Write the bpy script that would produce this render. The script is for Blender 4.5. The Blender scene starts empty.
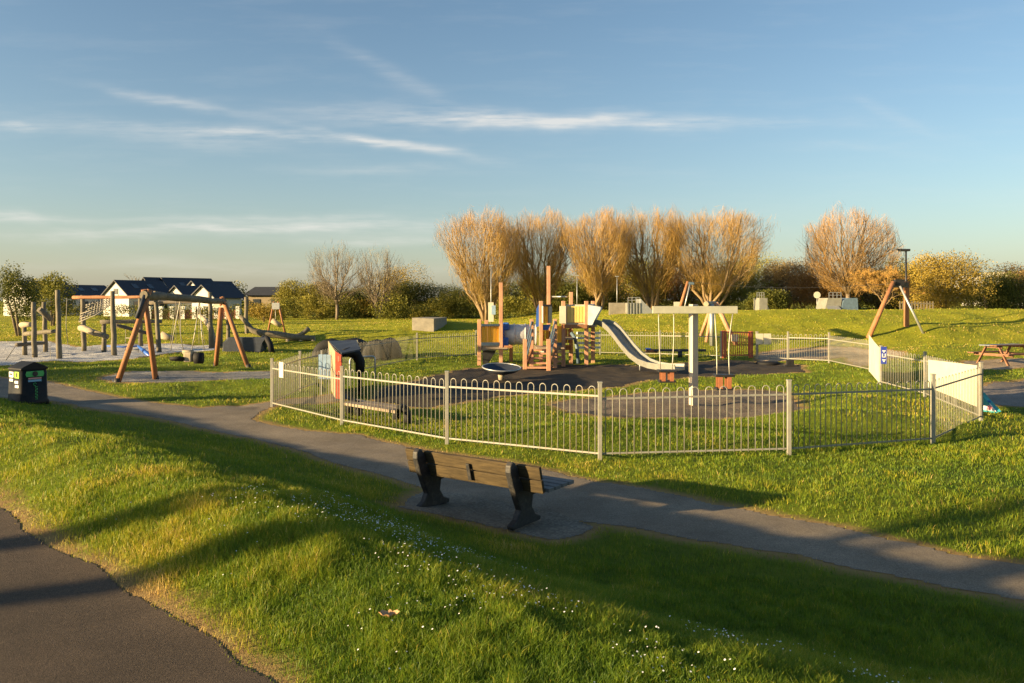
import bpy, math, random
import numpy as np
from mathutils import Vector as V, Matrix
sc = bpy.context.scene
COL = sc.collection
F, H, HY = 796.0, 2.5, 300.0
SUN_EL, SAZ = 10.5, 68.0       # elevation, heading of the light clockwise from +Y
LX, LY = math.sin(math.radians(SAZ)), math.cos(math.radians(SAZ))
rng = np.random.default_rng(7)
random.seed(3)

# ------------------------------------------------------------ terrain
def sm(t):
    t = np.clip(t, 0, 1); return t*t*(3-2*t)
def _hash(i, j, s):
    n = (i.astype(np.int64)*374761393 + j.astype(np.int64)*668265263 + s*974634777) & 0x7fffffff
    n = ((n ^ (n >> 13))*1274126177) & 0x7fffffff
    n = (n ^ (n >> 16)) & 0x7fffffff
    return (n % 100003)/100003.0
def vn(x, y, scale, s=0):
    x = np.asarray(x, float)/scale; y = np.asarray(y, float)/scale
    i = np.floor(x); j = np.floor(y); u = x-i; w = y-j
    u = u*u*(3-2*u); w = w*w*(3-2*w)
    a = _hash(i, j, s); b = _hash(i+1, j, s); c = _hash(i, j+1, s); d = _hash(i+1, j+1, s)
    return (a*(1-u)+b*u)*(1-w)+(c*(1-u)+d*u)*w*1.0
def h(x, y):
    x = np.asarray(x, float); y = np.asarray(y, float)
    n = .68*x+.73*y + (vn(x, y, 3.1, 1)-.5)*.5
    z = (.85+.22*sm((n-1.7)/1.5)*(1-sm((y-6.5)/6)))*(1-sm((n-(2.6-.6*sm((x+1.8)/2.5)))/(4.1+.6*sm((x+1.8)/2.5))))
    r = sm((x+2)/11)
    z = z + sm((y-(42-2*r))/14)*(.25+1.15*r)
    z = z + 1.0*np.exp(-((x+4.5)/6)**2-((y-50)/4.5)**2) + .35*np.exp(-((x+11)/4)**2-((y-47)/3)**2)
    z = z + .45*np.exp(-((y-54)/5)**2)*sm((x-8)/10)
    z = z + .5*np.exp(-((x-22)/7)**2-((y-36)/2.5)**2)*sm((x-14)/4)
    z = z + .30*np.exp(-((x-6.4)/1.9)**2-((y-15.9)/1.)**2) + .22*np.exp(-((x-1.2)/1.9)**2-((y-14.6)/.8)**2) + .2*np.exp(-((x-8.2)/1.2)**2-((y-19)/1.6)**2)
    z = z + .7*np.exp(-((x-4.5)/6)**2-((y-43.5)/2.2)**2) + .45*np.exp(-((x-14.5)/2.6)**2-((y-39)/1.6)**2) + .5*np.exp(-((x-24)/4)**2-((y-46)/2.5)**2) - .3*np.exp(-((x-17)/3)**2-((y-44)/2)**2)
    k = sm((np.hypot(x, y)-2.5)/3)*(1-sm((y-60)/40))
    off = np.abs(.68*x+.73*y-7.7)
    kk = k*(.25+.75*sm((off-1.0)/1.2))
    z = z + kk*((vn(x, y, 1.7, 2)-.5)*.14+(vn(x, y, .6, 3)-.5)*.06+(vn(x, y, .23, 5)-.5)*.022+(vn(x, y, 5, 4)-.5)*.12)*sm((n-1.6)/1.2)
    return z
def hz(x, y): return float(h(x, y))
_D = np.concatenate([np.linspace(2, 30, 2800), np.linspace(30, 260, 3000)])
def G(px, py):
    xs = (px-512)/F*_D
    z = H-(py-HY)/F*_D
    k = np.argmax(z <= h(xs, _D))
    d = _D[k]
    return V((xs[k], d, hz(xs[k], d)))
def W(px, py, d): return V(((px-512)/F*d, d, H-(py-HY)/F*d))

# ------------------------------------------------------------ mesh builder
class MB:
    def __init__(s): s.v=[]; s.f=[]; s.s=[]
    def add(s, vs, fs, smooth=False):
        b=len(s.v); s.v+= [tuple(p) for p in vs]; s.f+=[tuple(b+i for i in f) for f in fs]; s.s+=[smooth]*len(fs); return s
    def box(s, c, dx, dy, dz, ax=None):
        c=V(c); X,Y,Z = ax if ax else (V((1,0,0)),V((0,1,0)),V((0,0,1)))
        vs=[c+X*(i*dx/2)+Y*(j*dy/2)+Z*(k*dz/2) for k in(-1,1) for j in(-1,1) for i in(-1,1)]
        return s.add(vs,[(0,2,3,1),(4,5,7,6),(0,1,5,4),(2,6,7,3),(0,4,6,2),(1,3,7,5)])
    def beam(s,p,q,w,t,up=(0,0,1)):
        p=V(p);q=V(q);d=(q-p);L=d.length;d.normalize();u=V(up)
        sd=d.cross(u)
        if sd.length<1e-4: sd=d.cross(V((0,1,0)))
        sd.normalize();u=sd.cross(d).normalized()
        return s.box((p+q)/2,L,w,t,(d,sd,u))
    def rings(s,rs,closed=False,cap=True):
        n=len(rs[0]);vs=[p for r in rs for p in r];fs=[]
        m=len(rs)
        for k in range(m-1 if not closed else m):
            a=k*n;b=((k+1)%m)*n
            for i in range(n):
                j=(i+1)%n; fs.append((a+i,a+j,b+j,b+i))
        b0=len(s.v); s.add(vs,fs,True)
        if cap and not closed:
            s.f.append(tuple(b0+i for i in range(n))[::-1]);s.s.append(False)
            s.f.append(tuple(b0+(m-1)*n+i for i in range(n)));s.s.append(False)
        return s
    def path(s,pts,rad,n=8,closed=False):
        pts=[V(p) for p in pts];m=len(pts)
        if not hasattr(rad,'__len__'): rad=[rad]*m
        rs=[];ref=None
        for k in range(m):
            if closed: t=pts[(k+1)%m]-pts[k-1]
            else: t=pts[min(k+1,m-1)]-pts[max(k-1,0)]
            t.normalize()
            if ref is None: ref=V((0,0,1)) if abs(t.z)<.9 else V((1,0,0))
            a=(ref-t*ref.dot(t)).normalized(); ref=a; b=t.cross(a)
            rs.append([pts[k]+(a*math.cos(2*math.pi*i/n)+b*math.sin(2*math.pi*i/n))*rad[k] for i in range(n)])
        return s.rings(rs,closed)
    def tube(s,p,q,r0,r1=None,n=8): return s.path([p,q],[r0,r0 if r1 is None else r1],n)
    def prism(s,prof,ext):
        ext=V(ext);n=len(prof);a=[V(p) for p in prof];b=[p+ext for p in a]
        return s.add(a+b,[tuple(range(n))[::-1],tuple(range(n,2*n))]+[(i,(i+1)%n,n+(i+1)%n,n+i) for i in range(n)])
    def lathe(s,c,prof,n=16,ax=(0,0,1)):
        c=V(c);z=V(ax).normalized();x=V((1,0,0)) if abs(z.x)<.9 else V((0,1,0));x=(x-z*x.dot(z)).normalized();y=z.cross(x)
        rs=[[c+z*hh+(x*math.cos(2*math.pi*i/n)+y*math.sin(2*math.pi*i/n))*r for i in range(n)] for r,hh in prof]
        return s.rings(rs)
    def log(s,p,q,r,seed=0,n=9):      # gnarled debarked log
        rnd=random.Random(seed);p=V(p);q=V(q);L=(q-p).length;k=max(3,int(L/.5)+2)
        pts=[];rr=[]
        for i in range(k):
            t=i/(k-1);e=0 if i in(0,k-1) else 1
            pts.append(p.lerp(q,t)+V((rnd.uniform(-1,1),rnd.uniform(-1,1),rnd.uniform(-1,1)))*r*.18*e)
            rr.append(r*(1.08-.2*t)*rnd.uniform(.93,1.07))
        return s.path(pts,rr,n)
    def build(s,name,mat,parent=None,loc=None,bevel=0):
        me=bpy.data.meshes.new(name)
        o=bpy.data.objects.new(name,me);COL.objects.link(o)
        base=V((0,0,0))
        if parent is not None:
            o.parent=parent; base=V(parent.get('_wl',(0,0,0))); o['_wl']=tuple(base)
        elif loc is not None:
            base=V(loc);o.location=base;o['_wl']=tuple(base)
        me.from_pydata([(p[0]-base.x,p[1]-base.y,p[2]-base.z) for p in s.v],[],s.f)
        me.polygons.foreach_set('use_smooth',s.s)
        import bmesh
        bm=bmesh.new();bm.from_mesh(me);bmesh.ops.recalc_face_normals(bm,faces=bm.faces);bm.to_mesh(me);bm.free()
        me.materials.append(mat)
        if bevel:
            b=o.modifiers.new('bevel','BEVEL');b.width=bevel;b.segments=2;b.limit_method='ANGLE';b.angle_limit=.7
        return o
def tag(o,label=None,cat=None,group=None,kind=None):
    if label:o['label']=label
    if cat:o['category']=cat
    if group:o['group']=group
    if kind:o['kind']=kind
    return o
def thing(name,loc,label,cat,group=None):
    o=bpy.data.objects.new(name,None);COL.objects.link(o);o.location=loc;o['_wl']=tuple(loc);o.empty_display_size=.2
    return tag(o,label,cat,group)
def npmesh(name,verts,faces,nper,mat,parent=None,attrs=None,smooth=False,loc=(0,0,0)):
    me=bpy.data.meshes.new(name);nv=len(verts);nf=len(faces)
    me.vertices.add(nv)
    base=np.array(parent.get('_wl',(0,0,0)) if parent is not None else loc)
    me.vertices.foreach_set('co',(np.asarray(verts)-base).astype(np.float32).ravel())
    me.loops.add(nf*nper);me.loops.foreach_set('vertex_index',np.asarray(faces).astype(np.int32).ravel())
    me.polygons.add(nf);me.polygons.foreach_set('loop_start',(np.arange(nf)*nper).astype(np.int32))
    if smooth: me.polygons.foreach_set('use_smooth',np.ones(nf,bool))
    me.update(calc_edges=True)
    if attrs:
        for k,a in attrs.items():
            at=me.attributes.new(k,'FLOAT','POINT');at.data.foreach_set('value',np.asarray(a).astype(np.float32))
    me.materials.append(mat)
    o=bpy.data.objects.new(name,me);COL.objects.link(o)
    if parent is not None:o.parent=parent;o['_wl']=tuple(base)
    else:o.location=loc;o['_wl']=tuple(loc)
    return o

# ------------------------------------------------------------ materials
class NT:
    def __init__(s,name):
        s.m=bpy.data.materials.new(name);s.m.use_nodes=True;s.t=s.m.node_tree;s.t.nodes.clear()
        s.out=s.n('ShaderNodeOutputMaterial')
    def n(s,ty,**kw):
        x=s.t.nodes.new(ty)
        for k,v in kw.items(): setattr(x,k,v)
        return x
    def l(s,a,b): s.t.links.new(a,b)
    def noise(s,scale,detail=4,rough=.6,vec=None,dim='3D'):
        x=s.n('ShaderNodeTexNoise');x.inputs['Scale'].default_value=scale;x.inputs['Detail'].default_value=detail;x.inputs['Roughness'].default_value=rough
        if vec is not None:s.l(vec,x.inputs['Vector'])
        return x.outputs[0]
    def ramp(s,fac,stops):
        x=s.n('ShaderNodeValToRGB');s.l(fac,x.inputs[0]);e=x.color_ramp.elements
        while len(e)<len(stops):e.new(.5)
        for i,(p,c) in enumerate(stops):
            e[i].position=p;e[i].color=(*c,1) if hasattr(c,'__len__') else (c,c,c,1)
        return x.outputs[0]
    def mix(s,fac,a,b,mode='MIX'):
        x=s.n('ShaderNodeMix');x.data_type='RGBA';x.blend_type=mode
        for sock,v in((x.inputs[0],fac),(x.inputs[6],a),(x.inputs[7],b)):
            if hasattr(v,'is_linked'):s.l(v,sock)
            elif hasattr(v,'__len__'):sock.default_value=(*v,1)
            else:sock.default_value=v
        return x.outputs[2]
    def math(s,op,a,b=0.,c=0.):
        x=s.n('ShaderNodeMath');x.operation=op
        for i,v in enumerate((a,b,c)):
            if hasattr(v,'is_linked'):s.l(v,x.inputs[i])
            else:x.inputs[i].default_value=v
        return x.outputs[0]
    def principled(s,col,rough=.6,metal=0,bump=None,bs=.3,bd=.01,spec=.4):
        p=s.n('ShaderNodeBsdfPrincipled')
        if hasattr(col,'is_linked'):s.l(col,p.inputs['Base Color'])
        else:p.inputs['Base Color'].default_value=(*col,1)
        if hasattr(rough,'is_linked'):s.l(rough,p.inputs['Roughness'])
        else:p.inputs['Roughness'].default_value=rough
        p.inputs['Metallic'].default_value=metal
        p.inputs['Specular IOR Level'].default_value=spec
        if bump is not None:
            b=s.n('ShaderNodeBump');b.inputs['Strength'].default_value=bs;b.inputs['Distance'].default_value=bd
            s.l(bump,b.inputs['Height']);s.l(b.outputs[0],p.inputs['Normal'])
        s.l(p.outputs[0],s.out.inputs[0]);return p
    def obj(s): return s.n('ShaderNodeTexCoord').outputs['Object']
    def mapped(s,sc,vec=None):
        m=s.n('ShaderNodeMapping');m.inputs['Scale'].default_value=sc;s.l(vec or s.obj(),m.inputs[0]);return m.outputs[0]
def mk(name,c,var=.25,scale=6,rough=.6,metal=0,stretch=None,bs=.25,bd=.005,spec=.4,c2=None,dirt=None):
    t=NT(name);vec=t.mapped(stretch or (1,1,1))
    n=t.noise(scale,5,.65,vec)
    lo=tuple(x*(1-var) for x in c);hi=c2 or tuple(min(1,x*(1+var)) for x in c)
    col=t.ramp(n,[(.3,lo),(.7,hi)])
    if dirt:
        n2=t.noise(scale*.35,6,.7,t.mapped((1,1,1)));f=t.ramp(n2,[(.5,0),(.68,1)])
        col=t.mix(t.math('MULTIPLY',f,.7),col,dirt)
    t.principled(col,rough,metal,n,bs,bd,spec);return t.m
def wood(name,c,c2,vert=True,sc=8):
    t=NT(name);vec=t.mapped((1,1,.08) if vert else (.12,.12,1.3))
    n=t.noise(sc*2.2,6,.7,vec);b=t.noise(2.3,4,.6,t.mapped((1,1,1)))
    col=t.ramp(n,[(.3,c),(.7,c2)])
    col=t.mix(t.ramp(b,[(.35,.0),(.75,.55)]),col,tuple(x*.55 for x in c))
    t.principled(col,.75,0,n,.5,.006,.25);return t.m
M={}
M['post']=wood('post wood',(.42,.21,.12),(.62,.36,.22))
M['timber']=wood('orange timber',(.26,.115,.055),(.44,.21,.1))
M['grey_log']=wood('weathered grey log',(.11,.095,.065),(.25,.215,.155))
M['pale_log']=wood('pale debarked log',(.3,.25,.17),(.5,.42,.3),False)
M['log_dark']=wood('dark log',(.09,.075,.055),(.2,.17,.13),False)
M['bench']=wood('bench plank',(.03,.022,.011),(.105,.075,.034),False,14)
M['seat']=wood('bench seat plank',(.12,.115,.11),(.24,.23,.22),False,14)
M['plank']=wood('weathered plank',(.22,.17,.12),(.4,.32,.23),False)
M['table']=wood('picnic wood',(.16,.075,.04),(.32,.17,.1),False)
M['tabletop']=mk('picnic table slate top',(.14,.16,.17),.3,7)
M['black']=mk('black plastic',(.018,.018,.019),.35,9,.5,spec=.45,bs=.3)
M['cast']=mk('dark grey painted concrete',(.02,.02,.021),.35,30,.6,bs=.5,dirt=(.07,.062,.05))
M['rubber']=mk('black rubber',(.005,.005,.006),.35,14,.75,bs=.5)
M['fence']=mk('cream grey fence paint',(.26,.255,.22),.14,9,.45,dirt=(.3,.24,.16),bs=.15)
M['steel']=mk('galvanised steel',(.4,.41,.4),.15,12,.45,.6,bs=.1)
M['white']=mk('white paint',(.78,.77,.72),.08,4,.5,dirt=(.55,.5,.4))
M['banner']=mk('off white banner',(.52,.49,.38),.05,3,.7,dirt=(.7,.64,.5))
M['yellow']=mk('orange yellow panel',(.85,.42,.03),.14,5,.5,stretch=(4,4,.3))
M['pale_yellow']=mk('pale yellow panel',(.78,.56,.16),.12,5,.5,stretch=(4,4,.3))
M['bluegrey']=mk('blue grey panel',(.1,.15,.2),.2,6,.5)
M['blue']=mk('blue plastic',(.03,.11,.42),.2,6,.4)
M['lightblue']=mk('pale blue board',(.25,.36,.5),.15,6,.5)
M['navy']=mk('navy rubber sheet',(.028,.036,.055),.3,6,.6)
M['red']=mk('faded red paint',(.5,.1,.055),.2,6,.5,dirt=(.35,.12,.08))
M['orange']=mk('orange plastic',(.34,.13,.06),.15,6,.45)
M['tubewhite']=mk('translucent grey tube',(.5,.5,.5),.14,3,.35,dirt=(.36,.35,.33))
M['slide']=mk('slide metal',(.26,.26,.23),.15,4,.4,.3,bs=.1)
M['ramp']=mk('grey ply ramp',(.2,.2,.17),.2,3,.8,dirt=(.14,.12,.09))
M['tbeam']=mk('green grey swing beam',(.37,.37,.29),.12,5,.6,dirt=(.36,.36,.26))
M['tpost']=mk('beige swing post',(.5,.42,.33),.1,3,.6,stretch=(3,3,.4),dirt=(.38,.3,.23))
M['rope']=mk('grey rope',(.25,.23,.19),.2,40,.9)
M['chain']=mk('chain steel',(.38,.36,.3),.3,60,.5,.4)
M['concrete']=mk('concrete',(.22,.2,.16),.22,3,.85,bs=.4,dirt=(.25,.22,.17))
M['render']=mk('white render wall',(.5,.49,.46),.07,1.2,.8)
M['slate']=mk('dark slate roof',(.03,.034,.045),.3,3,.65,stretch=(1,1,4))
M['brick']=mk('red brick',(.33,.13,.085),.25,4,.85)
M['tanwall']=mk('tan wall',(.3,.24,.15),.15,2,.85)
M['glass']=mk('window glass',(.05,.06,.07),.1,2,.12,spec=.8)
M['bingreen']=mk('bright green plastic',(.06,.42,.11),.1,8,.4)
M['binlime']=mk('lime sticker',(.35,.62,.06),.1,8,.4)
M['sticker_white']=mk('white sticker',(.75,.75,.72),.05,8,.5)
M['sticker_red']=mk('pink red sticker',(.6,.3,.28),.1,8,.5)
M['sticker_blue']=mk('pale blue sticker',(.2,.4,.55),.1,8,.5)
M['signblue']=mk('blue sign',(.04,.07,.4),.1,8,.4)
M['teal']=mk('teal board',(.05,.36,.42),.1,8,.4)
M['pink']=mk('pink patch',(.8,.25,.3),.1,8,.4)
M['bin']=mk('weathered black bin',(.012,.013,.014),.3,9,.55,dirt=(.03,.024,.016),spec=.2)
M['bark']=wood('bark grey brown',(.13,.1,.07),(.3,.24,.17))
M['bark_w']=wood('bark willow tan',(.2,.14,.075),(.34,.24,.13))
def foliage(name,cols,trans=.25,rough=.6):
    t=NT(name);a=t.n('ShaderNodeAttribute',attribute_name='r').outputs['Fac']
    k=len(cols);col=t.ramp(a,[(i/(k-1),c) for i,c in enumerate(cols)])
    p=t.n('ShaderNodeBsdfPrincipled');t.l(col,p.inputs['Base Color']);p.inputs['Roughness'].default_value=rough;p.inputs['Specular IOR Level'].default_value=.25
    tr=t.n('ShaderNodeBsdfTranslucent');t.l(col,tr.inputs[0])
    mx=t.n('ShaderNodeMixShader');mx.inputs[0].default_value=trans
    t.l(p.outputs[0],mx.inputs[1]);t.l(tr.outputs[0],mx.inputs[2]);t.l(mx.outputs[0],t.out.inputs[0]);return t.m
FOL=dict(
 dark=foliage('dark evergreen leaves',[(.04,.055,.013),(.1,.115,.02),(.22,.2,.035)]),
 green=foliage('olive green leaves',[(.06,.075,.012),(.16,.165,.024),(.34,.29,.045)]),
 yellow=foliage('yellow green spring leaves',[(.09,.09,.014),(.22,.2,.028),(.36,.31,.05)]),
 golden=foliage('golden blossom leaves',[(.14,.11,.02),(.3,.22,.035),(.46,.34,.07)]),
 orange=foliage('orange brown budding leaves',[(.16,.08,.025),(.38,.2,.06),(.55,.32,.1)]),
 brown=foliage('brown bare brush',[(.09,.06,.025),(.2,.14,.055),(.33,.25,.1)]))
M['twig_w']=foliage('orange willow twigs',[(.22,.17,.04),(.4,.25,.065),(.58,.31,.09)],.15)
M['twig_g']=foliage('olive grey twigs',[(.11,.09,.05),(.22,.18,.09),(.34,.27,.14)],.1)
M['twig_o']=foliage('tan twigs',[(.2,.13,.04),(.4,.235,.075),(.6,.33,.11)],.1)

# ------------------------------------------------------------ ground zones
def poly(pp): return np.array([[G(a,b).x,G(a,b).y] for a,b in pp])
def sd(P,X,Y):
    X=np.asarray(X,float);Y=np.asarray(Y,float)
    out=np.full(X.shape,50.);mn=P.min(0)-1.5;mx=P.max(0)+1.5
    m=(X>mn[0])&(X<mx[0])&(Y>mn[1])&(Y<mx[1])
    x=X[m];y=Y[m];d=np.full(x.shape,1e9);ins=np.zeros(x.shape,bool);n=len(P)
    for i in range(n):
        a=P[i];b=P[(i+1)%n];e=b-a;l=max(e@e,1e-9)
        t=np.clip(((x-a[0])*e[0]+(y-a[1])*e[1])/l,0,1)
        d=np.minimum(d,np.hypot(x-a[0]-t*e[0],y-a[1]-t*e[1]))
        c=(a[1]>y)!=(b[1]>y)
        with np.errstate(divide='ignore',invalid='ignore'):
            xi=(b[0]-a[0])*(y-a[1])/(b[1]-a[1])+a[0]
        ins^=c&(x<xi)
    out[m]=np.where(ins,-d,d);return out
PATH=[(-220,366),(-60,374),(0,377),(50,381),(84,390),(112,396),(150,402.5),(199,408),(262,403),(330,394),(345,392),(352,399),(300,404),(276,406),(262,412),(253,419),(275,425),(304,431),(360,435),(403,445),(487,459),(530,465),(567,476),(600,482),(640,487),(680,496),(726,506),(822,525),(900,543),(950,554),(1024,564),(1200,583),
 (1200,638),(1024,601),(893,577),(787,554),(680,539),(620,528),(543,518),(480,503),(400,481),(356,469),(248,439),(166,421),(66,404),(40,400),(-20,395),(-220,381)]
ZONES={
 'path':(poly(PATH),.05,2),
 'gravel_under_team_swing':(poly([(95,378),(112,382),(160,383),(200,381),(272,379),(272,371),(215,372.5),(165,371),(125,373)]),.12,3),
 'sand_pit':(poly([(-90,369),(0,366),(60,361),(130,359),(172,353),(215,350),(222,345),(150,343.5),(100,345),(82,347),(50,341),(0,341.5),(-90,343)]),.1,3),
 'rubber_surface':(poly([(372,402),(430,408),(500,397),(560,391),(620,387),(646,381),(692,377),(770,374),(805,372),(800,365),(748,360.5),(640,366),(560,364.5),(470,368),(425,377),(385,388)]),.1,3),
 'gravel_under_swing':(poly([(548,405),(580,399),(640,392.5),(700,390.5),(785,392),(800,401),(788,412),(700,418),(620,418),(575,413)]),.1,3),
 'side_path':(poly([(985,404),(960,396),(975,388),(1010,382),(1100,376),(1250,370),(1250,400),(1100,407),(1024,407)]),.05,2),
 'dirt_track':(poly([(757,352),(800,348),(858,348),(905,352),(880,362),(858,366),(845,358),(810,360),(770,363),(800,370),(760,372),(752,366)]),.12,3),
 'picnic_slab':(poly([(962,361),(1000,359),(1080,358),(1090,367),(1000,370),(966,367)]),.04,2),
 'bench_pad':(poly([(392,507),(405,499),(430,490),(480,497),(560,513),(600,527),(578,537),(555,541),(520,534),(470,523),(430,514)]),.05,2),
}
UP=np.array([[-40,-60],[-60,50],[-8.1,10.35],[-6.2,8.35],[-4.05,6.28],[-2.5,4.80],[-1.0,3.37],[.6,1.9],[5,-2.4],[10,-8],[12,-60]])
ZONES['upper_path']=(UP,.045,2)
def zone_sd(name,X,Y):
    P,amp,s=ZONES[name]
    return sd(P,X,Y)+(vn(X,Y,.35,11)-.5)*amp*2+(vn(X,Y,.07,12)-.5)*amp*.35+(vn(X,Y,1.3,13)-.5)*amp*2

th=np.concatenate([np.radians(np.linspace(-180,-46,60)[:-1]),np.radians(np.arange(-46,46.001,.14)),np.radians(np.linspace(46,180,60)[1:-1])])
rr=[.4]
while rr[-1]<2200:
    r=rr[-1]; rr.append(r*(1.05 if r<2.2 else 1.0058 if r<60 else 1.012 if r<200 else 1.08))
rr=np.array(rr)
T,R=np.meshgrid(th,rr);gx=(R*np.sin(T));gy=(R*np.cos(T));gz=h(gx,gy)
nr,nt=gx.shape
idx=np.arange(nr*nt).reshape(nr,nt)
nxt=np.roll(idx,-1,axis=1)
quads=np.stack([idx[:-1],nxt[:-1],nxt[1:],idx[1:]],-1).reshape(-1,4)[:, ::-1]
gv=np.stack([gx.ravel(),gy.ravel(),gz.ravel()],-1)
SD={k:zone_sd(k,gv[:,0],gv[:,1]) for k in ZONES}
allsd=np.minimum.reduce([SD[k] for k in SD])
lush=vn(gv[:,0],gv[:,1],2.2,21)*.6+vn(gv[:,0],gv[:,1],.7,22)*.4

def ground_mat():
    t=NT('grass ground')
    pos=t.n('ShaderNodeNewGeometry').outputs['Position']
    a=t.n('ShaderNodeAttribute',attribute_name='verge').outputs['Fac']
    n1=t.noise(.5,5,.6,pos);n2=t.noise(5,6,.7,pos);n3=t.noise(60,4,.7,pos)
    g=t.ramp(n1,[(.3,(.08,.11,.01)),(.5,(.17,.19,.014)),(.72,(.3,.28,.02))])
    g2=t.ramp(n2,[(.3,(.07,.14,.01)),(.7,(.26,.32,.03))])
    c=t.mix(.5,g,g2)
    c=t.mix(t.ramp(n3,[(.35,0),(.7,.4)]),c,(.04,.08,.012))
    c=t.mix(t.math('MULTIPLY',t.n('ShaderNodeAttribute',attribute_name='far').outputs['Fac'],.6),c,t.ramp(n1,[(.3,(.28,.28,.02)),(.7,(.46,.4,.035))]))  # sunlit yellow of the distant lawn mixed into the ground colour
    dirt=t.ramp(n2,[(.3,(.3,.18,.08)),(.7,(.5,.33,.16))])
    f=t.math('ADD',a,t.math('MULTIPLY',t.math('SUBTRACT',n2,.5),.5))
    f=t.ramp(f,[(.02,1),(.24,0)])
    c=t.mix(t.math('MULTIPLY',f,.85),c,dirt)
    b=t.math('ADD',t.math('MULTIPLY',n2,1.5),n3)
    t.principled(c,.9,0,b,.9,.06,.1);return t.m
def surf(name,c1,c2,specks,scale,bd=.006,patch=.35):
    t=NT(name);pos=t.n('ShaderNodeNewGeometry').outputs['Position']
    n=t.noise(1.3,6,.7,pos);v=t.n('ShaderNodeTexVoronoi');v.inputs['Scale'].default_value=scale;t.l(pos,v.inputs['Vector'])
    c=t.ramp(n,[(.3,c1),(.7,c2)])
    s=t.ramp(v.outputs['Color'],[(.1,.75),(.5,1.),(.85,1.35)])
    c=t.mix(1.,c,s,'MULTIPLY')
    n4=t.noise(9,5,.75,pos)
    c=t.mix(t.ramp(n4,[(.62,0),(.8,.6)]),c,specks)
    big=t.noise(.45,5,.6,pos);c=t.mix(1.,c,t.ramp(big,[(.3,.72),(.5,1.),(.7,1.22)]),'MULTIPLY')
    cr=t.n('ShaderNodeTexVoronoi');cr.feature='DISTANCE_TO_EDGE';cr.inputs['Scale'].default_value=.55
    dis=t.mix(.25,pos,t.noise(2.5,4,.6,pos),'ADD');t.l(dis,cr.inputs['Vector'])
    c=t.mix(t.ramp(cr.outputs['Distance'],[(.0,.28),(.005,.0)]),c,tuple(x*.35 for x in c1))
    g4=t.noise(260,2,.5,pos);c=t.mix(t.ramp(g4,[(.6,0),(.72,.5)]),c,specks)
    g5=t.noise(scale*.9,5,.8,pos);t.principled(c,.88,0,t.math('ADD',t.math('MULTIPLY',g5,2.),g4),.7,bd*.8,.25);return t.m
GM={'path':surf('lower path asphalt',(.14,.115,.085),(.22,.185,.14),(.3,.24,.16),110),
 'side_path':surf('side path tarmac',(.17,.145,.12),(.24,.2,.17),(.25,.2,.15),45),
 'upper_path':surf('upper path asphalt',(.05,.038,.028),(.078,.058,.042),(.16,.12,.08),140,.006),
 'bench_pad':surf('bench pad concrete',(.13,.115,.09),(.2,.175,.14),(.1,.12,.04),40),
 'picnic_slab':surf('slab',(.28,.22,.16),(.36,.29,.2),(.2,.18,.1),30),
 'sand_pit':surf('pale sand',(.36,.36,.36),(.5,.49,.47),(.3,.28,.22),20,.02),
 'gravel_under_team_swing':surf('grey gravel',(.14,.14,.13),(.26,.25,.24),(.3,.26,.2),22,.02),
 'gravel_under_swing':surf('brown bark chip',(.1,.08,.06),(.19,.15,.11),(.3,.24,.17),25,.03),
 'rubber_surface':surf('dark rubber surface',(.026,.02,.014),(.06,.046,.03),(.09,.07,.045),60),
 'dirt_track':surf('sandy dirt',(.3,.22,.15),(.42,.33,.23),(.2,.18,.08),30,.02)}
ZN={'path':'path','side_path':'path','upper_path':'upper_path','bench_pad':'concrete_pad','picnic_slab':'paved_slab','sand_pit':'sand','gravel_under_team_swing':'gravel','gravel_under_swing':'bark_chips','rubber_surface':'rubber_surface','dirt_track':'dirt_track'}
FAR=sm((gv[:,1]-24)/28)  # distance ramp for the sunlit tint put into the lawn colour
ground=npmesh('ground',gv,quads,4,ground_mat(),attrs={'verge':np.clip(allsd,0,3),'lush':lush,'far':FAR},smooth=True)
tag(ground,kind='structure')
prio={k:i for i,k in enumerate(['dirt_track','rubber_surface','gravel_under_swing','gravel_under_team_swing','sand_pit','side_path','picnic_slab','path','bench_pad','upper_path'])}
for k in ZONES:
    inside=(SD[k]<0)[quads].all(1)
    q=quads[inside]
    if len(q)==0: print('EMPTY',k);continue
    u,inv=np.unique(q,return_inverse=True)
    v=gv[u].copy();v[:,2]+=.0015+.0004*prio[k]
    tag(npmesh(ZN[k],v,inv.reshape(-1,4),4,GM[k],smooth=True),kind='structure')

# ------------------------------------------------------------ grass blades
def grass_mat():
    t=NT('grass blades');a=t.n('ShaderNodeAttribute',attribute_name='r').outputs['Fac'];tt=t.n('ShaderNodeAttribute',attribute_name='t').outputs['Fac']
    col=t.ramp(a,[(0,(.06,.125,.012)),(.3,(.15,.235,.015)),(.6,(.27,.3,.02)),(.82,(.46,.38,.035)),(1,(.62,.43,.15))])
    p=t.n('ShaderNodeBsdfPrincipled');t.l(col,p.inputs['Base Color']);p.inputs['Roughness'].default_value=.5;p.inputs['Specular IOR Level'].default_value=.3
    tr=t.n('ShaderNodeBsdfTranslucent');t.l(col,tr.inputs[0]);mx=t.n('ShaderNodeMixShader');mx.inputs[0].default_value=.42
    t.l(p.outputs[0],mx.inputs[1]);t.l(tr.outputs[0],mx.inputs[2]);t.l(mx.outputs[0],t.out.inputs[0]);return t.m
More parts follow.
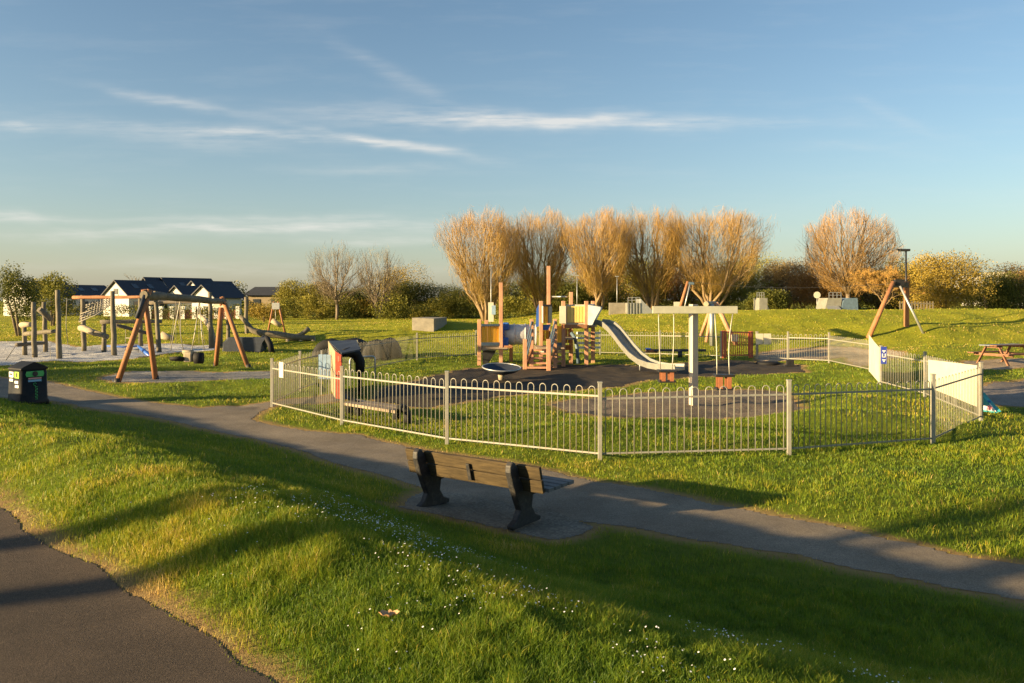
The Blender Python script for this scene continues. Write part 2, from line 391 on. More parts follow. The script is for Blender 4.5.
def grass(N,r0,r1,hmul,seed):
    g=np.random.default_rng(seed)
    r=r0*(r1/r0)**g.random(N);a=np.radians(g.uniform(-42,42,N))
    x=r*np.sin(a);y=r*np.cos(a)
    d=np.minimum.reduce([zone_sd(k,x,y) for k in ZONES])
    clump=vn(x,y,.28,31)*.5+vn(x,y,.11,32)*.5
    keep=(d>-.025)&(g.random(N)<np.clip(d/(.12+.5*vn(x,y,.9,36)),0.1,1)*(.55+.6*clump))
    x,y,r,d,clump=[q[keep] for q in (x,y,r,d,clump)];n=len(x)
    z=h(x,y)
    patch=vn(x,y,1.6,33)
    hh=(.018+.085*clump**1.6*g.random(n)+.012*g.random(n)+.035*np.clip(patch-.5,0,1))*hmul*np.clip(.5+d*1.6,.5,1)
    wd=np.maximum(.0028,r*.00058)*g.uniform(.7,1.4,n)
    an=g.uniform(0,2*np.pi,n);lean=g.uniform(.1,1.,n)*hh;la=g.uniform(0,2*np.pi,n)
    cx,cy=np.cos(an)*wd/2,np.sin(an)*wd/2;lx,ly=np.cos(la)*lean,np.sin(la)*lean
    v=np.empty((n,5,3))
    v[:,0]=np.stack([x-cx,y-cy,z-.005],-1);v[:,1]=np.stack([x+cx,y+cy,z-.005],-1)
    v[:,2]=np.stack([x+cx*.75+lx*.35,y+cy*.75+ly*.35,z+hh*.6],-1);v[:,3]=np.stack([x-cx*.75+lx*.35,y-cy*.75+ly*.35,z+hh*.6],-1)
    v[:,4]=np.stack([x+lx,y+ly,z+hh*.98],-1)
    b=(np.arange(n)*5)[:,None]
    f=np.concatenate([b+np.array([0,1,2]),b+np.array([0,2,3]),b+np.array([3,2,4])])
    big=vn(x,y,4.5,34)
    far=sm((y-26)/26);bare=np.clip(vn(x,y,1.1,37)-.7,0,1)*1.2  # far: distant blades coloured yellower, grazing sunlight put into their colour
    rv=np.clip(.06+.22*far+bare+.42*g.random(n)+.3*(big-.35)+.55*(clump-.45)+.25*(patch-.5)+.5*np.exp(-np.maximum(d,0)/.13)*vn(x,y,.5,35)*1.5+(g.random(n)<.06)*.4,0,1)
    rv=np.repeat(rv,5)
    return v.reshape(-1,3),f,rv
gm=grass_mat()
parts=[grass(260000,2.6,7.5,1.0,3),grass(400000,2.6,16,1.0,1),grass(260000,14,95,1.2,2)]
off=0;vs=[];fs=[];rs=[]
for v,f,r_ in parts: vs.append(v);fs.append(f+off);rs.append(r_);off+=len(v)
go=npmesh('grass',np.concatenate(vs),np.concatenate(fs),3,gm,attrs={'r':np.concatenate(rs)})
tag(go,'short rough mown grass covering the banks and lawns','grass',kind='stuff')
# daisies in drifts along the shaded side of the bank
def daisies(N,seed):
    g=np.random.default_rng(seed)
    s=g.uniform(-6,5,N);n_=g.normal(3.55,.7,N)+.25*np.sin(s*1.1)
    x=s*.73+n_*.68;y=-s*.68+n_*.73
    k=(vn(x,y,.6,41)+.35*(vn(x,y,.15,42)-.5)>.6)&(y>2.6);k&=np.minimum.reduce([zone_sd(q,x,y) for q in('upper_path','path','bench_pad')])>.15;x,y=x[k],y[k];n=len(x);z=h(x,y)+g.uniform(.045,.08,n)
    rad=g.uniform(.003,.005,n);tx=g.uniform(-.5,.5,n);ty=g.uniform(-.5,.5,n)
    m=7;v=np.empty((n,m,3))
    for i in range(m):
        c,q=math.cos(2*math.pi*i/m),math.sin(2*math.pi*i/m)
        v[:,i]=np.stack([x+rad*c,y+rad*q,z+rad*(tx*c+ty*q)],-1)
    return v.reshape(-1,3),(np.arange(n)*m)[:,None]+np.arange(m)[None]
v,f=daisies(6500,5)
tag(npmesh('daisies',v,f,7,mk('daisy petals',(.75,.75,.72),.05,3,.6)),'tiny white daisies scattered through the grass of the bank','daisies',kind='stuff')

# ------------------------------------------------------------ trees
def twig_mesh(P,D,L,Wd,g):
    n=len(P);rnd=g.normal(size=(n,3));s=np.cross(D,rnd);s/=np.linalg.norm(s,axis=1)[:,None]+1e-9
    v=np.empty((n,3,3));v[:,0]=P-s*Wd[:,None]/2;v[:,1]=P+s*Wd[:,None]/2;v[:,2]=P+D*L[:,None]
    return v.reshape(-1,3),(np.arange(n)*3)[:,None]+np.arange(3)[None]
def bare_tree(name,base,width,height,label,group,bark,twig,seed,stems=4,spread=.5,twigw=.035,leafy=.5,levels=(6,6,6),fine=6,lean=0,trunkh=.08,cat='tree',depthw=None):
    g=np.random.default_rng(seed);rd=random.Random(seed)
    segs=[];tips=[]
    def grow(p,d,L,r,lv):
        k=4;pts=[p.copy()];q=p.copy();dd=d.copy()
        for i in range(k):
            dd=(dd+V((rd.gauss(0,.10),rd.gauss(0,.10),.07+rd.gauss(0,.05)))).normalized();q=q+dd*(L/k);pts.append(q.copy())
        segs.append((pts,[r*(1-.75*i/k) for i in range(k+1)],lv))
        if lv==len(levels):
            tips.append((pts,L));return
        for c in range(levels[lv]):
            t=.25+.75*(c+rd.random())/levels[lv];i=min(int(t*k),k-1);f=t*k-i
            o=pts[i].lerp(pts[i+1],f);ax=V((rd.gauss(0,1),rd.gauss(0,1),rd.gauss(0,1)));ax=(ax-dd*ax.dot(dd)).normalized()
            a=rd.uniform(.35,.85);nd=(dd*math.cos(a)+ax*math.sin(a)+V((0,0,.15))).normalized()
            grow(o,nd,L*rd.uniform(.5,.78)*(1.1-.3*t),r*.5*(1.1-.5*t),lv+1)
    L0=height*.62
    tr=V((0,0,0))
    top=V((lean*.1,0,height*trunkh))
    if trunkh>.12: segs.append(([V((0,0,0)),V((0.02,0,height*trunkh*.5)),top],[height*.028,height*.022,height*.02],0))
    for s_ in range(stems):
        a=2*math.pi*s_/stems+rd.uniform(-.4,.4);sp=spread*rd.uniform(.4,1.)
        d=V((math.cos(a)*sp+lean,math.sin(a)*sp*.8,1)).normalized()
        o=top if trunkh>.12 else V((math.cos(a)*.15,math.sin(a)*.15,-.1))
        grow(o,d,L0*rd.uniform(.8,1.1),height*.0125,0)
    P=[];D=[];LL=[]
    for pts,L in tips:
        for i in range(fine):
            t=rd.random()*3.99;k=int(t);o=pts[k].lerp(pts[k+1],t-k);dd=(pts[k+1]-pts[k]).normalized()
            nd=(dd+V((rd.gauss(0,.5),rd.gauss(0,.5),rd.gauss(.3,.4)))).normalized()
            P.append(o);D.append(nd);LL.append(rd.uniform(.4,1.1)*height*.07)
    P=np.array([tuple(p) for p in P]);D=np.array([tuple(p) for p in D]);LL=np.array(LL)
    E=P+D*LL[:,None]
    lo,hi=np.percentile(E,1,axis=0),np.percentile(E,99,axis=0)
    sx=width/max(hi[0]-lo[0],.1);sy=(depthw or width)/max(hi[1]-lo[1],.1);sz=height/E[:,2].max()
    S=np.array([sx,sy,sz]);cx=(hi[0]+lo[0])/2*sx
    root=thing(name,base,label,cat,group);B=np.array(tuple(base))
    mb=MB()
    for pts,r_,lv in segs:
        if lv>=2 and twigw<.05 and lv==len(levels): n_=3
        else:n_=7 if lv==0 else 5 if lv==1 else 3
        q=[V((p.x*sx,p.y*sy,p.z*sz))+V(base) for p in pts]
        mb.path(q,[max(x,twigw*.4) for x in r_],n_)
    mb.build('trunk',bark,root)
    P=P*S+B;E=E*S+B;D=E-P;L=np.linalg.norm(D,axis=1);D/=L[:,None]
    v,f=twig_mesh(P,D,L,np.full(len(P),twigw)*g.uniform(.7,1.3,len(P)),g)
    rv=np.repeat(g.random(len(P)),3)
    nb=int(len(P)*leafy)
    if nb:
        k=g.integers(0,len(P),nb);t=g.uniform(.3,1.05,nb)[:,None];c=P[k]+(E-P)[k]*t+g.normal(0,.05,(nb,3))
        s=g.uniform(.04,.1,nb)*(height/11)**.5
        a=g.normal(size=(nb,3));a/=np.linalg.norm(a,axis=1)[:,None];b=np.cross(a,g.normal(size=(nb,3)));b/=np.linalg.norm(b,axis=1)[:,None]
        lv=np.stack([c-a*s[:,None],c+b*s[:,None]*.6,c+a*s[:,None]],1).reshape(-1,3)
        f=np.concatenate([f,(np.arange(nb)*3)[:,None]+np.arange(3)[None]+len(v)]);v=np.concatenate([v,lv]);rv=np.concatenate([rv,np.repeat(g.random(nb),3)])
    npmesh('crown',v,f,3,twig,root,{'r':rv})
    return root
def fan_tree(name,base,width,height,label,group,bark,twig,seed,limbs=7,n2=60,n3=380,nt=9000,low=.22,prof=None,lean=0.,twigw=.022,tl=(.05,.11),spread=.28,trunkh=0.,cat='tree',rad=.014,depthk=.85,gap=.47):
    g=np.random.default_rng(seed);root=thing(name,base,label,cat,group)
    pz,pw=prof or ((0,.15,.3,.5,.7,.86,.96,1.),(.0,.24,.56,.82,1.,.97,.62,.2))
    a0=g.uniform(0,9)
    def env(z,a): return np.interp(z,pz,pw)*(1+.17*np.sin(3*a+a0+z*3)+.18*np.sin(5*a+z*9+a0)+.08*np.sin(9*a-z*17))
    def sample(n,zlo,zhi,inner=0.,pw_=.5):
        z=g.uniform(zlo,zhi,n*3);a=g.uniform(0,2*np.pi,n*3);r=(inner+(1-inner)*g.random(n*3)**pw_)*env(z,a)
        keep=g.random(n*3)<(r*r+.15)*1.2
        z,a,r=z[keep][:n],a[keep][:n],r[keep][:n]
        top=1-.17*vn(np.cos(a)*r*4+seed,np.sin(a)*r*4,1.,seed)-.08*vn(np.cos(a)*r*9+seed,np.sin(a)*r*9,1.,seed)
        return np.stack([np.cos(a)*r*width/2+lean*z*z*height,np.sin(a)*r*width/2*depthk,z*top*height],-1)
    def bez(p0,p1,p2,k):
        t=np.linspace(0,1,k)[:,None];return (1-t)**2*p0+2*t*(1-t)*p1+t*t*p2
    mb=MB();nodes=[];B=np.array(tuple(base))
    def addp(pts,r0,r1,n):
        w_=pts+B;mb.path([V(q) for q in w_],[r0+(r1-r0)*i/(len(pts)-1) for i in range(len(pts))],n)
    E1=sample(limbs,.66,.9,.55);an=np.arange(limbs)*2*np.pi/limbs+g.uniform(-.4,.4,limbs)
    fork=np.array([0,0,trunkh*height])
    if trunkh>.05: addp(np.array([[0,0,-.15],[.03,0,trunkh*height*.5],fork]),height*rad*1.6,height*rad*1.25,9)
    for i in range(limbs):
        e=E1[i];r_=np.hypot(e[0],e[1]);e[:2]=np.array([math.cos(an[i])*width/2,math.sin(an[i])*width/2*depthk])*g.uniform(.25,.8)+np.array([lean*height*.6,0])
        st=fork if trunkh>.05 else np.array([math.cos(an[i])*.2,math.sin(an[i])*.2,-.15])
        c=st+np.array([e[0]*spread*2,e[1]*spread*2,(e[2]-st[2])*.42])
        p=bez(st,c,e,9);p[1:-1]+=g.normal(0,.012*height,(7,3));addp(p,height*rad,height*rad*.22,7)
        for k in range(1,9): nodes.append((p[k],height*rad*(1-.1*k)))
    def attach(E,dz,k,r0f,n):
        new=[]
        P=np.array([q[0] for q in nodes]);R=np.array([q[1] for q in nodes])
        for e in E:
            d=np.hypot(P[:,0]-e[0],P[:,1]-e[1])+.35*np.abs((e[2]-P[:,2])-dz*1.6)+(P[:,2]>e[2]-dz)*50
            j=int(np.argmin(d))
            if d[j]>40: continue
            s=P[j];c=s*.5+e*.5+np.array([(s[0]-e[0])*.12,(s[1]-e[1])*.12,-.04*height])*g.uniform(.3,1.2)
            p=bez(s,c,e,k);p[1:-1]+=g.normal(0,.006*height,(k-2,3))
            r0=min(R[j]*.6,height*rad*r0f);addp(p,r0,r0*.3,n)
            for q in p[1:]: new.append((q,r0*.6))
        nodes.extend(new)
    attach(sample(n2,.4,.93,.2),.16*height,6,.42,5)
    attach(sample(n3,.28,.97,.15),.07*height,4,.16,3)
    mb.build('trunk',bark,root)
    T_=sample(nt,low,1.,.1,.42);nt=len(T_)
    dn=.6*vn(T_[:,0]+seed*3,T_[:,2]*.5+T_[:,1],.13*height,seed+1)+.4*vn(T_[:,0]+seed*3,T_[:,2]*.5-T_[:,1],.05*height,seed+2);T_=T_[(dn>gap)|(g.random(nt)<.25)]
    D=T_-np.array([lean*height*.3,0,.12*height]);D/=np.linalg.norm(D,axis=1)[:,None]
    D=D+g.normal(0,.33,D.shape)+np.array([0,0,.15]);D/=np.linalg.norm(D,axis=1)[:,None]
    L=g.uniform(tl[0],tl[1],len(T_))*height;P=T_-D*L[:,None]
    v,f=twig_mesh(P+B,D,L,np.full(len(P),twigw)*g.uniform(.7,1.4,len(P)),g)
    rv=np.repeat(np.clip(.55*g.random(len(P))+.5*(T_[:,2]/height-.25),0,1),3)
    npmesh('crown',v,f,3,twig,root,{'r':rv});return root
def bush(name,base,w,hh,dp,kind,label,group,seed,N=5000,leaf=.2,clumps=16,cat='bush',trunk=True,lift=0.,tr_lean=0):
    g=np.random.default_rng(seed);root=thing(name,base,label,cat,group);B=np.array(tuple(base))
    cs=[];
    for i in range(clumps):
        a=g.uniform(0,2*np.pi);q=math.sqrt(g.random())*.72;zz=g.uniform(.12,.78)
        tp=(1-(zz*.9)**3)
        rad=g.uniform(.2,.36)
        cs.append((math.cos(a)*q*w/2*tp,math.sin(a)*q*dp/2*tp,lift+zz*(hh-lift),rad*w*.62,rad*dp*.62,min(rad*(hh-lift)*.95,(hh-lift)*(1-zz)*1.05+.05)))
    k=g.integers(0,clumps,N);C=np.array(cs)[k]
    d=g.normal(size=(N,3));d/=np.linalg.norm(d,axis=1)[:,None]
    rad=g.uniform(.6,1.08,N)+np.where(g.random(N)<.08,g.uniform(0,.25,N),0)
    p=C[:,:3]+d*C[:,3:]*rad[:,None]*(.85+.35*vn(d[:,0]*3+k*7,d[:,2]*3+d[:,1]*3,.9,seed)[:,None])
    p[:,2]*=hh/np.percentile(p[:,2],98.);p[:,0]*=w/(np.percentile(p[:,0],98.5)-np.percentile(p[:,0],1.5));p[:,2]=np.maximum(p[:,2],.03)
    p+=B
    a=g.normal(size=(N,3));a+=d*.4;a/=np.linalg.norm(a,axis=1)[:,None];b=np.cross(a,g.normal(size=(N,3)));b/=np.linalg.norm(b,axis=1)[:,None]
    s=(leaf*g.uniform(.5,1.2,N))[:,None]
    v=np.stack([p-a*s*.5,p+b*s*.32,p+a*s*.5,p-b*s*.32],1).reshape(-1,3)
    f=(np.arange(N)*4)[:,None]+np.arange(4)[None]
    crv=g.random(clumps)
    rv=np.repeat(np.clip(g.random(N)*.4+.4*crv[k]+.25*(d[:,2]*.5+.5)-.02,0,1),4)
    npmesh('crown',v,f,4,FOL[kind],root,{'r':rv})
    if trunk:
        mb=MB();rd=random.Random(seed)
        for i in range(3 if lift==0 else 2):
            x=rd.uniform(-.12,.12)*w
            mb.path([V(base)+V((x*.3,0,-.1)),V(base)+V((x*.6+tr_lean*.5,0,hh*.3)),V(base)+V((x+tr_lean,0,hh*.62))],[hh*.03,hh*.022,hh*.01],6)
        mb.build('trunk',M['bark'],root)
    return root
def at(px,d,dz=0.):
    x=(px-512)/F*d; return V((x,d,hz(x,d)+dz))
def hgt(px,ytop,d): b=at(px,d); return W(px,ytop,d).z-b.z
wl=['bare orange willow with forked leaning stems, leftmost of the tall row','narrow bare willow second from the left in the tall row behind the climbing tower','bare willow with crossing pale stems in the middle of the tall row','rounded orange willow fourth from the left in the tall row','widest bare orange willow at the right end of the tall row']
BROAD=((0,.12,.25,.42,.62,.8,.93,1.),(.0,.12,.5,.85,1.,.88,.55,.2))
for i,(px,yt,wp,d,lm,ln) in enumerate([(474,208,74,84,7,-.06),(541,212,66,87,6,0),(598,212,62,84,6,.02),(651,206,72,86,7,0),(712,207,96,85,9,.03)]):
    fan_tree('willow_tree',at(px+(12 if i==0 else -2 if i==4 else 0),d),wp*1.13*d/F,hgt(px,yt-15,d),wl[i],'tall bare willows in a row',M['bark_w'],M['twig_w'],100+i,limbs=lm,lean=ln,n2=70,n3=420,nt=19000 if i<4 else 26000,spread=[.3,.2,.16,.22,.34][i],twigw=.019)
for i,(px,yt,wp,d,lb) in enumerate([(333,236,64,92,'bare grey olive tree with a single trunk on the left lawn, left of the pair'),(375,240,50,98,'thinner bare tree with several stems, right of the pair on the left lawn')]):
    fan_tree('bare_tree',at(px+4,d),wp*d/F,hgt(px,yt-5,d),lb,'pair of bare trees on the lawn',M['bark'],M['twig_g'],140+i,limbs=6,n2=50,n3=300,nt=4200,prof=BROAD,trunkh=.17 if i==0 else .0,twigw=.02,rad=.012,gap=.5,spread=.2)
fan_tree('spreading_tree',at(848,84),100*84/F,hgt(845,192,84),'large rounded budding tree standing alone behind the right mound',None,M['bark'],M['twig_o'],150,limbs=9,n2=80,n3=460,nt=15000,prof=BROAD,trunkh=.14,spread=.3,twigw=.019)
bare_tree('pale_stem_tree',at(884,74),60*74/F,hgt(884,262,74),'low orange budding tree with pale forked trunk left of the zip wire legs',None,M['bark_w'],M['twig_w'],152,stems=4,spread=1.0,twigw=.03,leafy=1.2,levels=(6,5,5),fine=26,trunkh=.14)
bare_tree('bare_tree',at(133,150),44*150/F,hgt(133,272,150),'faint twiggy treetop rising behind the white bungalows',None,M['bark'],M['twig_g'],153,stems=5,spread=.7,twigw=.04,leafy=.4,levels=(5,5,4),fine=6)
BG='bushes and trees of the far hedge line'
bl=[ # px, ytop, wpx, d, kind, label
 (296,283,46,100,'yellow','yellow green thicket at the left end of the tree belt'),
 (327,284,50,104,'brown','brown leafless thicket behind the single trunked bare tree'),
 (358,290,44,102,'dark','dark green bush low behind the pair of bare trees'),
 (398,270,62,110,'golden','domed golden topped tree behind the pair of bare trees'),
 (414,284,50,100,'dark','dark evergreen bush left of the tall willow row'),
 (452,288,48,100,'green','olive bush under the leftmost tall willow'),
 (498,284,66,98,'dark','dark thicket behind the left climbing frame post'),
 (548,276,62,98,'green','olive thicket behind the tall climbing frame mast'),
 (570,285,40,94,'dark','small dark evergreen between two willow trunks'),
 (600,268,70,100,'orange','orange brown thicket behind the middle willow'),
 (640,262,64,99,'yellow','yellow green tree behind the rounded orange willow'),
 (684,264,66,98,'orange','rusty thicket behind the widest willow, on its left'),
 (722,266,60,97,'yellow','yellow green bush behind the widest willow, on its right'),
 (757,258,62,102,'yellow','tall yellow green tree right of the willow row'),
 (789,263,46,98,'brown','grey brown tree between the yellow tree and the spreading tree'),
 (820,268,56,92,'orange','rust coloured bush under the left of the spreading tree'),
 (858,270,60,95,'brown','brown thicket under the middle of the spreading tree'),
 (898,264,48,98,'dark','dark bush behind the lamp post'),
 (768,292,36,84,'dark','low dark bush behind the small white ramp'),
 (905,270,44,104,'green','olive tree peeping over the dark bush by the lamp post'),
 (943,257,76,80,'golden','large domed golden tree right of the lamp post'),
 (988,275,56,86,'dark','dark evergreen bush right of the golden tree'),
 (1022,268,52,88,'brown','brown olive tree at the right edge of the picture'),
 (1062,266,60,90,'dark','dark bush just beyond the right edge of the picture'),
 (1120,262,90,92,'green','olive tree well beyond the right edge of the picture')]
for i,(px,yt,wp,d,kd,lb) in enumerate(bl):
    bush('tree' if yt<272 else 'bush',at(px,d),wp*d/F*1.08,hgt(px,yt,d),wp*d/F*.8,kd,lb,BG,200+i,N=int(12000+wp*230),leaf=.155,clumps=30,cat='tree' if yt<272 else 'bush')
# low understorey that closes the belt
for i,px in enumerate(range(285,1110,28)):
    d=92+(i%4)*3
    bush('hedge_bush',at(px,d),36*d/F,2.3+.7*((i*7)%5)/4,3.5,['green','yellow','green','golden'][i%4],'low scrub bush at the foot of the tree belt','scrub at the foot of the tree belt',300+i,N=2600,leaf=.2,clumps=9,trunk=False)
bush('tree',G(19,336),44*46/F,W(8,272,46).z,2.4,'dark','dark tree with slanting trunk at the left edge of the picture',None,260,N=9000,leaf=.11,clumps=18,cat='tree',lift=.9,tr_lean=-.6)
bush('tree',at(52,68),40*68/F,hgt(52,276,68),3,'green','round topped green tree behind the leftmost climbing posts',None,261,N=6000,leaf=.16,clumps=16,cat='tree',lift=.8)
bush('shrub',at(264,80),34*80/F,hgt(264,304,80),3,'golden','rounded golden shrub left of the tree belt, beyond the log beam',None,262,N=4000,leaf=.15,clumps=10)
bush('tree',at(231,125),28*125/F,hgt(231,284,125),3,'yellow','small bright green tree at the right end of the bungalows',None,263,N=2500,leaf=.3,clumps=10,cat='tree')
bush('tree',at(110,150),40*150/F,hgt(110,288,150),3,'brown','brown hedge top between the far left houses and the gabled bungalow',None,264,N=2500,leaf=.3,clumps=10,cat='tree')
for i,px in enumerate([20,60,95,128,160,192,224,252]):
    d=88
    bush('hedge_bush',at(px,d),44*d/F,1.7,1.6,['dark','green'][i%2],'low dark hedge bush in front of the bungalows','hedge in front of the bungalows',330+i,N=1500,leaf=.16,clumps=8,trunk=False)
# trees on the left that throw the long shadows (just outside the frame)
bare_tree('roadside_tree',V((-17.6,-1.6,hz(-17.6,-1.6))),3.4,9,'slim bare roadside tree beside the upper path, nearer one','roadside trees left of the upper path',M['bark'],M['twig_g'],160,stems=3,spread=.3,twigw=.02,leafy=.1,levels=(4,4,3),fine=3,trunkh=.42)
bare_tree('roadside_tree',V((-19.5,-1.1,hz(-19.5,-1.1))),3.4,9,'slim bare roadside tree beside the upper path, farther one','roadside trees left of the upper path',M['bark'],M['twig_g'],161,stems=3,spread=.3,twigw=.02,leafy=.1,levels=(4,4,3),fine=3,trunkh=.42)
for i,(x,y,w_,hh) in enumerate([(-33,17,7,3.4),(-29,22,5,2.6),(-38,14,6,3.2),(-36,24,6,3.0)]):
    bush('shrub',V((x,y,hz(x,y))),w_,hh,4,'green','broad shrub outside the left edge of the picture','shrubs left of the playground',270+i,N=6000,leaf=.16,clumps=14)

# ------------------------------------------------------------ houses
def house(px,d,rot,Wd,L,hw,hr,label,win=True,name='bungalow',grp='white bungalows beyond the park'):
    b=at(px,d);root=thing(name,b,label,'house',grp)
    a=math.radians(rot);u=V((math.cos(a),math.sin(a),0));w=V((u.y,-u.x,0))  # u along ridge, w along gable (towards right/front)
    Z=V((0,0,1));O=V(b)
    def Pt(s,t,z):return O+u*s+w*t+Z*z
    m=MB();prof=[Pt(0,-Wd/2,-.5),Pt(0,Wd/2,-.5),Pt(0,Wd/2,hw),Pt(0,0,hr-.12),Pt(0,-Wd/2,hw)]
    m.prism(prof,u*L);m.build('wall',M['render'],root)
    r=MB();ov=.35;sl=(hr-hw)/(Wd/2)
    for s in(-1,1):
        p=[Pt(-ov,0,hr),Pt(-ov,s*(Wd/2+ov),hw-ov*sl),Pt(-ov,s*(Wd/2+ov),hw-ov*sl+.14),Pt(-ov,0,hr+.14)]
        r.prism(p,u*(L+2*ov))
    ro=r.build('roof',M['slate'],root)
    if win:
        for k,(s,z) in enumerate([(L*.3,hr*.72),(L*.65,hr*.72)]):
            t=Wd*.22;zz=hr-sl*t+.16
            q=MB().box(Pt(s,t,zz),.8,1.,.06,(u,(w-Z*sl).normalized(),(Z+w*sl).normalized()));q.build('skylight',M['glass'],ro)
        q=MB().box(Pt(-.03,0,hw+.5),.08,.9,.8,(u,w,Z)).build('window',M['glass'],root)
        MB().box(Pt(-.05,0,hw+.06),.12,1.1,.08,(u,w,Z)).build('sill',M['white'],q)
        for s in(L*.2,L*.5,L*.8):
            q=MB().box(Pt(s,Wd/2+.03,1.5),1.3,.08,1.1,(u,w,Z)).build('window',M['glass'],root)
            MB().box(Pt(s,Wd/2+.05,.9),1.5,.12,.08,(u,w,Z)).build('sill',M['white'],q)
    return root
house(116,110,62,5.4,7,2.9,4.9,'white gabled bungalow with a round gable window, nearest the orange timber swing')
house(145,124,60,5.6,7,3.0,5.7,'highest bungalow of the middle block, its ridge left of centre')
house(163,126,52,7,8,3.2,5.7,'long dark roofed bungalow joined to the highest one')
house(193,118,58,5.6,6.5,3.0,5.0,'separate white bungalow at the right end of the row')
house(176,112,66,3.2,4,2.9,4.2,'small white gabled porch wing in front of the long dark roof',False)
house(203,108,66,4.0,5,2.7,4.2,'wider white gabled wing in front of the right bungalow',False)
house(17,112,65,6,7,2.9,4.9,'dark roofed white house at the left edge behind the slanting tree')
house(64,118,60,6,6,2.8,4.4,'low white house behind the round topped green tree')
b=at(272,132);r=thing('low_building',b,'low tan building with a flat dark roof behind the golden shrub','building')
MB().box(b+V((0,0,1.2)),6.2,6,3.6).build('wall',M['tanwall'],r)
MB().prism([b+V((-3.8,-3.6,3.0)),b+V((3.8,-3.6,3.0)),b+V((2.2,-2,4.4)),b+V((-2.2,-2,4.4))],(0,4.6,0)).build('roof',M['slate'],r)
for k in(-1.6,1.4): MB().box(b+V((k,-3.03,1.9)),1.2,.08,1.).build('window',M['glass'],r)
b=at(1012,150);r=thing('hangar',b,'pale cream roofed hall showing above the dark trees on the right','building')
z0=W(0,283,150).z-b.z
MB().box(b+V((1,4,z0/2)),12,8,z0+1).build('wall',M['render'],r)
MB().prism([b+V((-7.6,-.5,z0-.8)),b+V((1,-.5,z0-.4)),b+V((1,-.5,z0+.3)),b+V((-4.2,-.5,z0+1.55)),b+V((-5.5,-.5,z0+1.3))],(0,9,0)).build('roof',M['white'],r)
MB().prism([b+V((.5,-.5,z0)),b+V((8.5,-.5,z0)),b+V((8.5,-.5,z0+2.0)),b+V((-.5,-.5,z0+2.2))],(0,9,0)).build('roof',M['banner'],r)
MB().box(b+V((1.6,-.6,z0+.55)),.5,.12,1.3).build('window',M['glass'],r)
# brick boundary wall with railings
a0=at(150,94);a1=at(238,96);r=thing('brick_wall',a0,'low red brick wall with pale piers in front of the bungalows','wall')
m=MB();m.beam(a0+V((0,0,.45)),a1+V((0,0,.45)),.3,1.3);m.build('wall',M['brick'],r)
for k in range(9):
    p=a0.lerp(a1,k/8);MB().box(p+V((0,0,.75)),.45,.45,1.5).build('pier',M['white'],r)

# ------------------------------------------------------------ fence
def fence_panel(a,b,ht,root,mat=None,pick=.0078):
    mat=mat or M['fence'];a=V(a);b=V(b);d=(b-a);L=V((d.x,d.y,0)).length;dh=V((d.x,d.y,0)).normalized()
    m=MB();n=max(2,int(round((L-.1)/.11)));n+=n%2;sp=(L-.0)/(n+.5);r=sp/2
    top=ht-.05;hoop=min(r,.06)
    def P(s,z):
        t=s/L;return V((a.x+d.x*t,a.y+d.y*t,a.z+d.z*t+z))
    for k in range(n//2):
        s0=sp*(.75+2*k);s1=s0+sp
        pts=[P(s0,.07)]+[P((s0+s1)/2-math.cos(math.pi*i/6)*r,top-r+math.sin(math.pi*i/6)*r) for i in range(7)]+[P(s1,.07)]
        m.path(pts,pick,5)
    m.beam(P(.02,top-.15),P(L-.02,top-.15),.01,.03)
    m.beam(P(.02,.1),P(L-.02,.1),.01,.026)
    return m.build('panel',mat,root)
def fence_post(p,ht,root,mat=None,w=.06):
    m=MB();m.box(V(p)+V((0,0,ht/2-.1)),w,w,ht+.2);m.box(V(p)+V((0,0,ht+.01)),w+.012,w+.012,.02)
    return m.build('post',mat or M['fence'],root,bevel=.004)
fp=[(272,407,48),(342,425,58),(447,444,72),(600,460,77),(789,455,74),(933,444,69),(981,421,58),(925,397,44.5),(881,385,39),(870,372,33.5),(829,363,30),(788,361,29)]
pts=[G(a,b) for a,b,c in fp]
fr=thing('bow_top_fence',pts[0],'cream bow topped metal fence running round the front and right of the playground','fence')
hts=[c/F*p.y for (a,b,c),p in zip(fp,pts)]
for p,t_ in zip(pts,hts): fence_post(p,t_,fr,w=.062)
for i in range(len(pts)-1): fence_panel(pts[i],pts[i+1],(hts[i]+hts[i+1])/2-.03,fr,pick=.0062 if i==5 else .0078)
gp=G(757,359);gl=G(721,358)
fence_post(gp,1.15,fr,w=.09);fence_panel(pts[-1],gp,1.1,fr)
lp=[pts[0],G(300,392),G(357,373),G(417,360.5),G(476,356),G(540,354.5),G(600,354.5),G(660,356),gl]
fl=thing('bow_top_fence',lp[3],'cream bow topped metal fence along the back of the playground, left of the red gate','fence')
for i,p in enumerate(lp[1:]): fence_post(p,1.12,fl)
for i in range(len(lp)-1): fence_panel(lp[i],lp[i+1],1.1,fl,pick=.0055 if i<3 else .0075)
# red gate
g0=G(721,358)+V((.06,0,0));g1=G(752,358)
gr=thing('gate',g0,'red metal double gate in the back fence right of the T shaped swing','gate')
dd=(g1-g0);
for s in(0,.08,.92,1): MB().box(g0+dd*s+V((0,0,.56)),.075,.06,1.2).build('post',M['red'],gr)
m=MB()
for z in(.12,1.1): m.beam(g0+V((0,0,z)),g1+V((0,0,z)),.03,.05)
for k in range(1,12): m.tube(g0+dd*(.06+.88*k/12)+V((0,0,.12)),g0+dd*(.06+.88*k/12)+V((0,0,1.1)),.018,n=5)
m.build('bars',M['red'],gr)
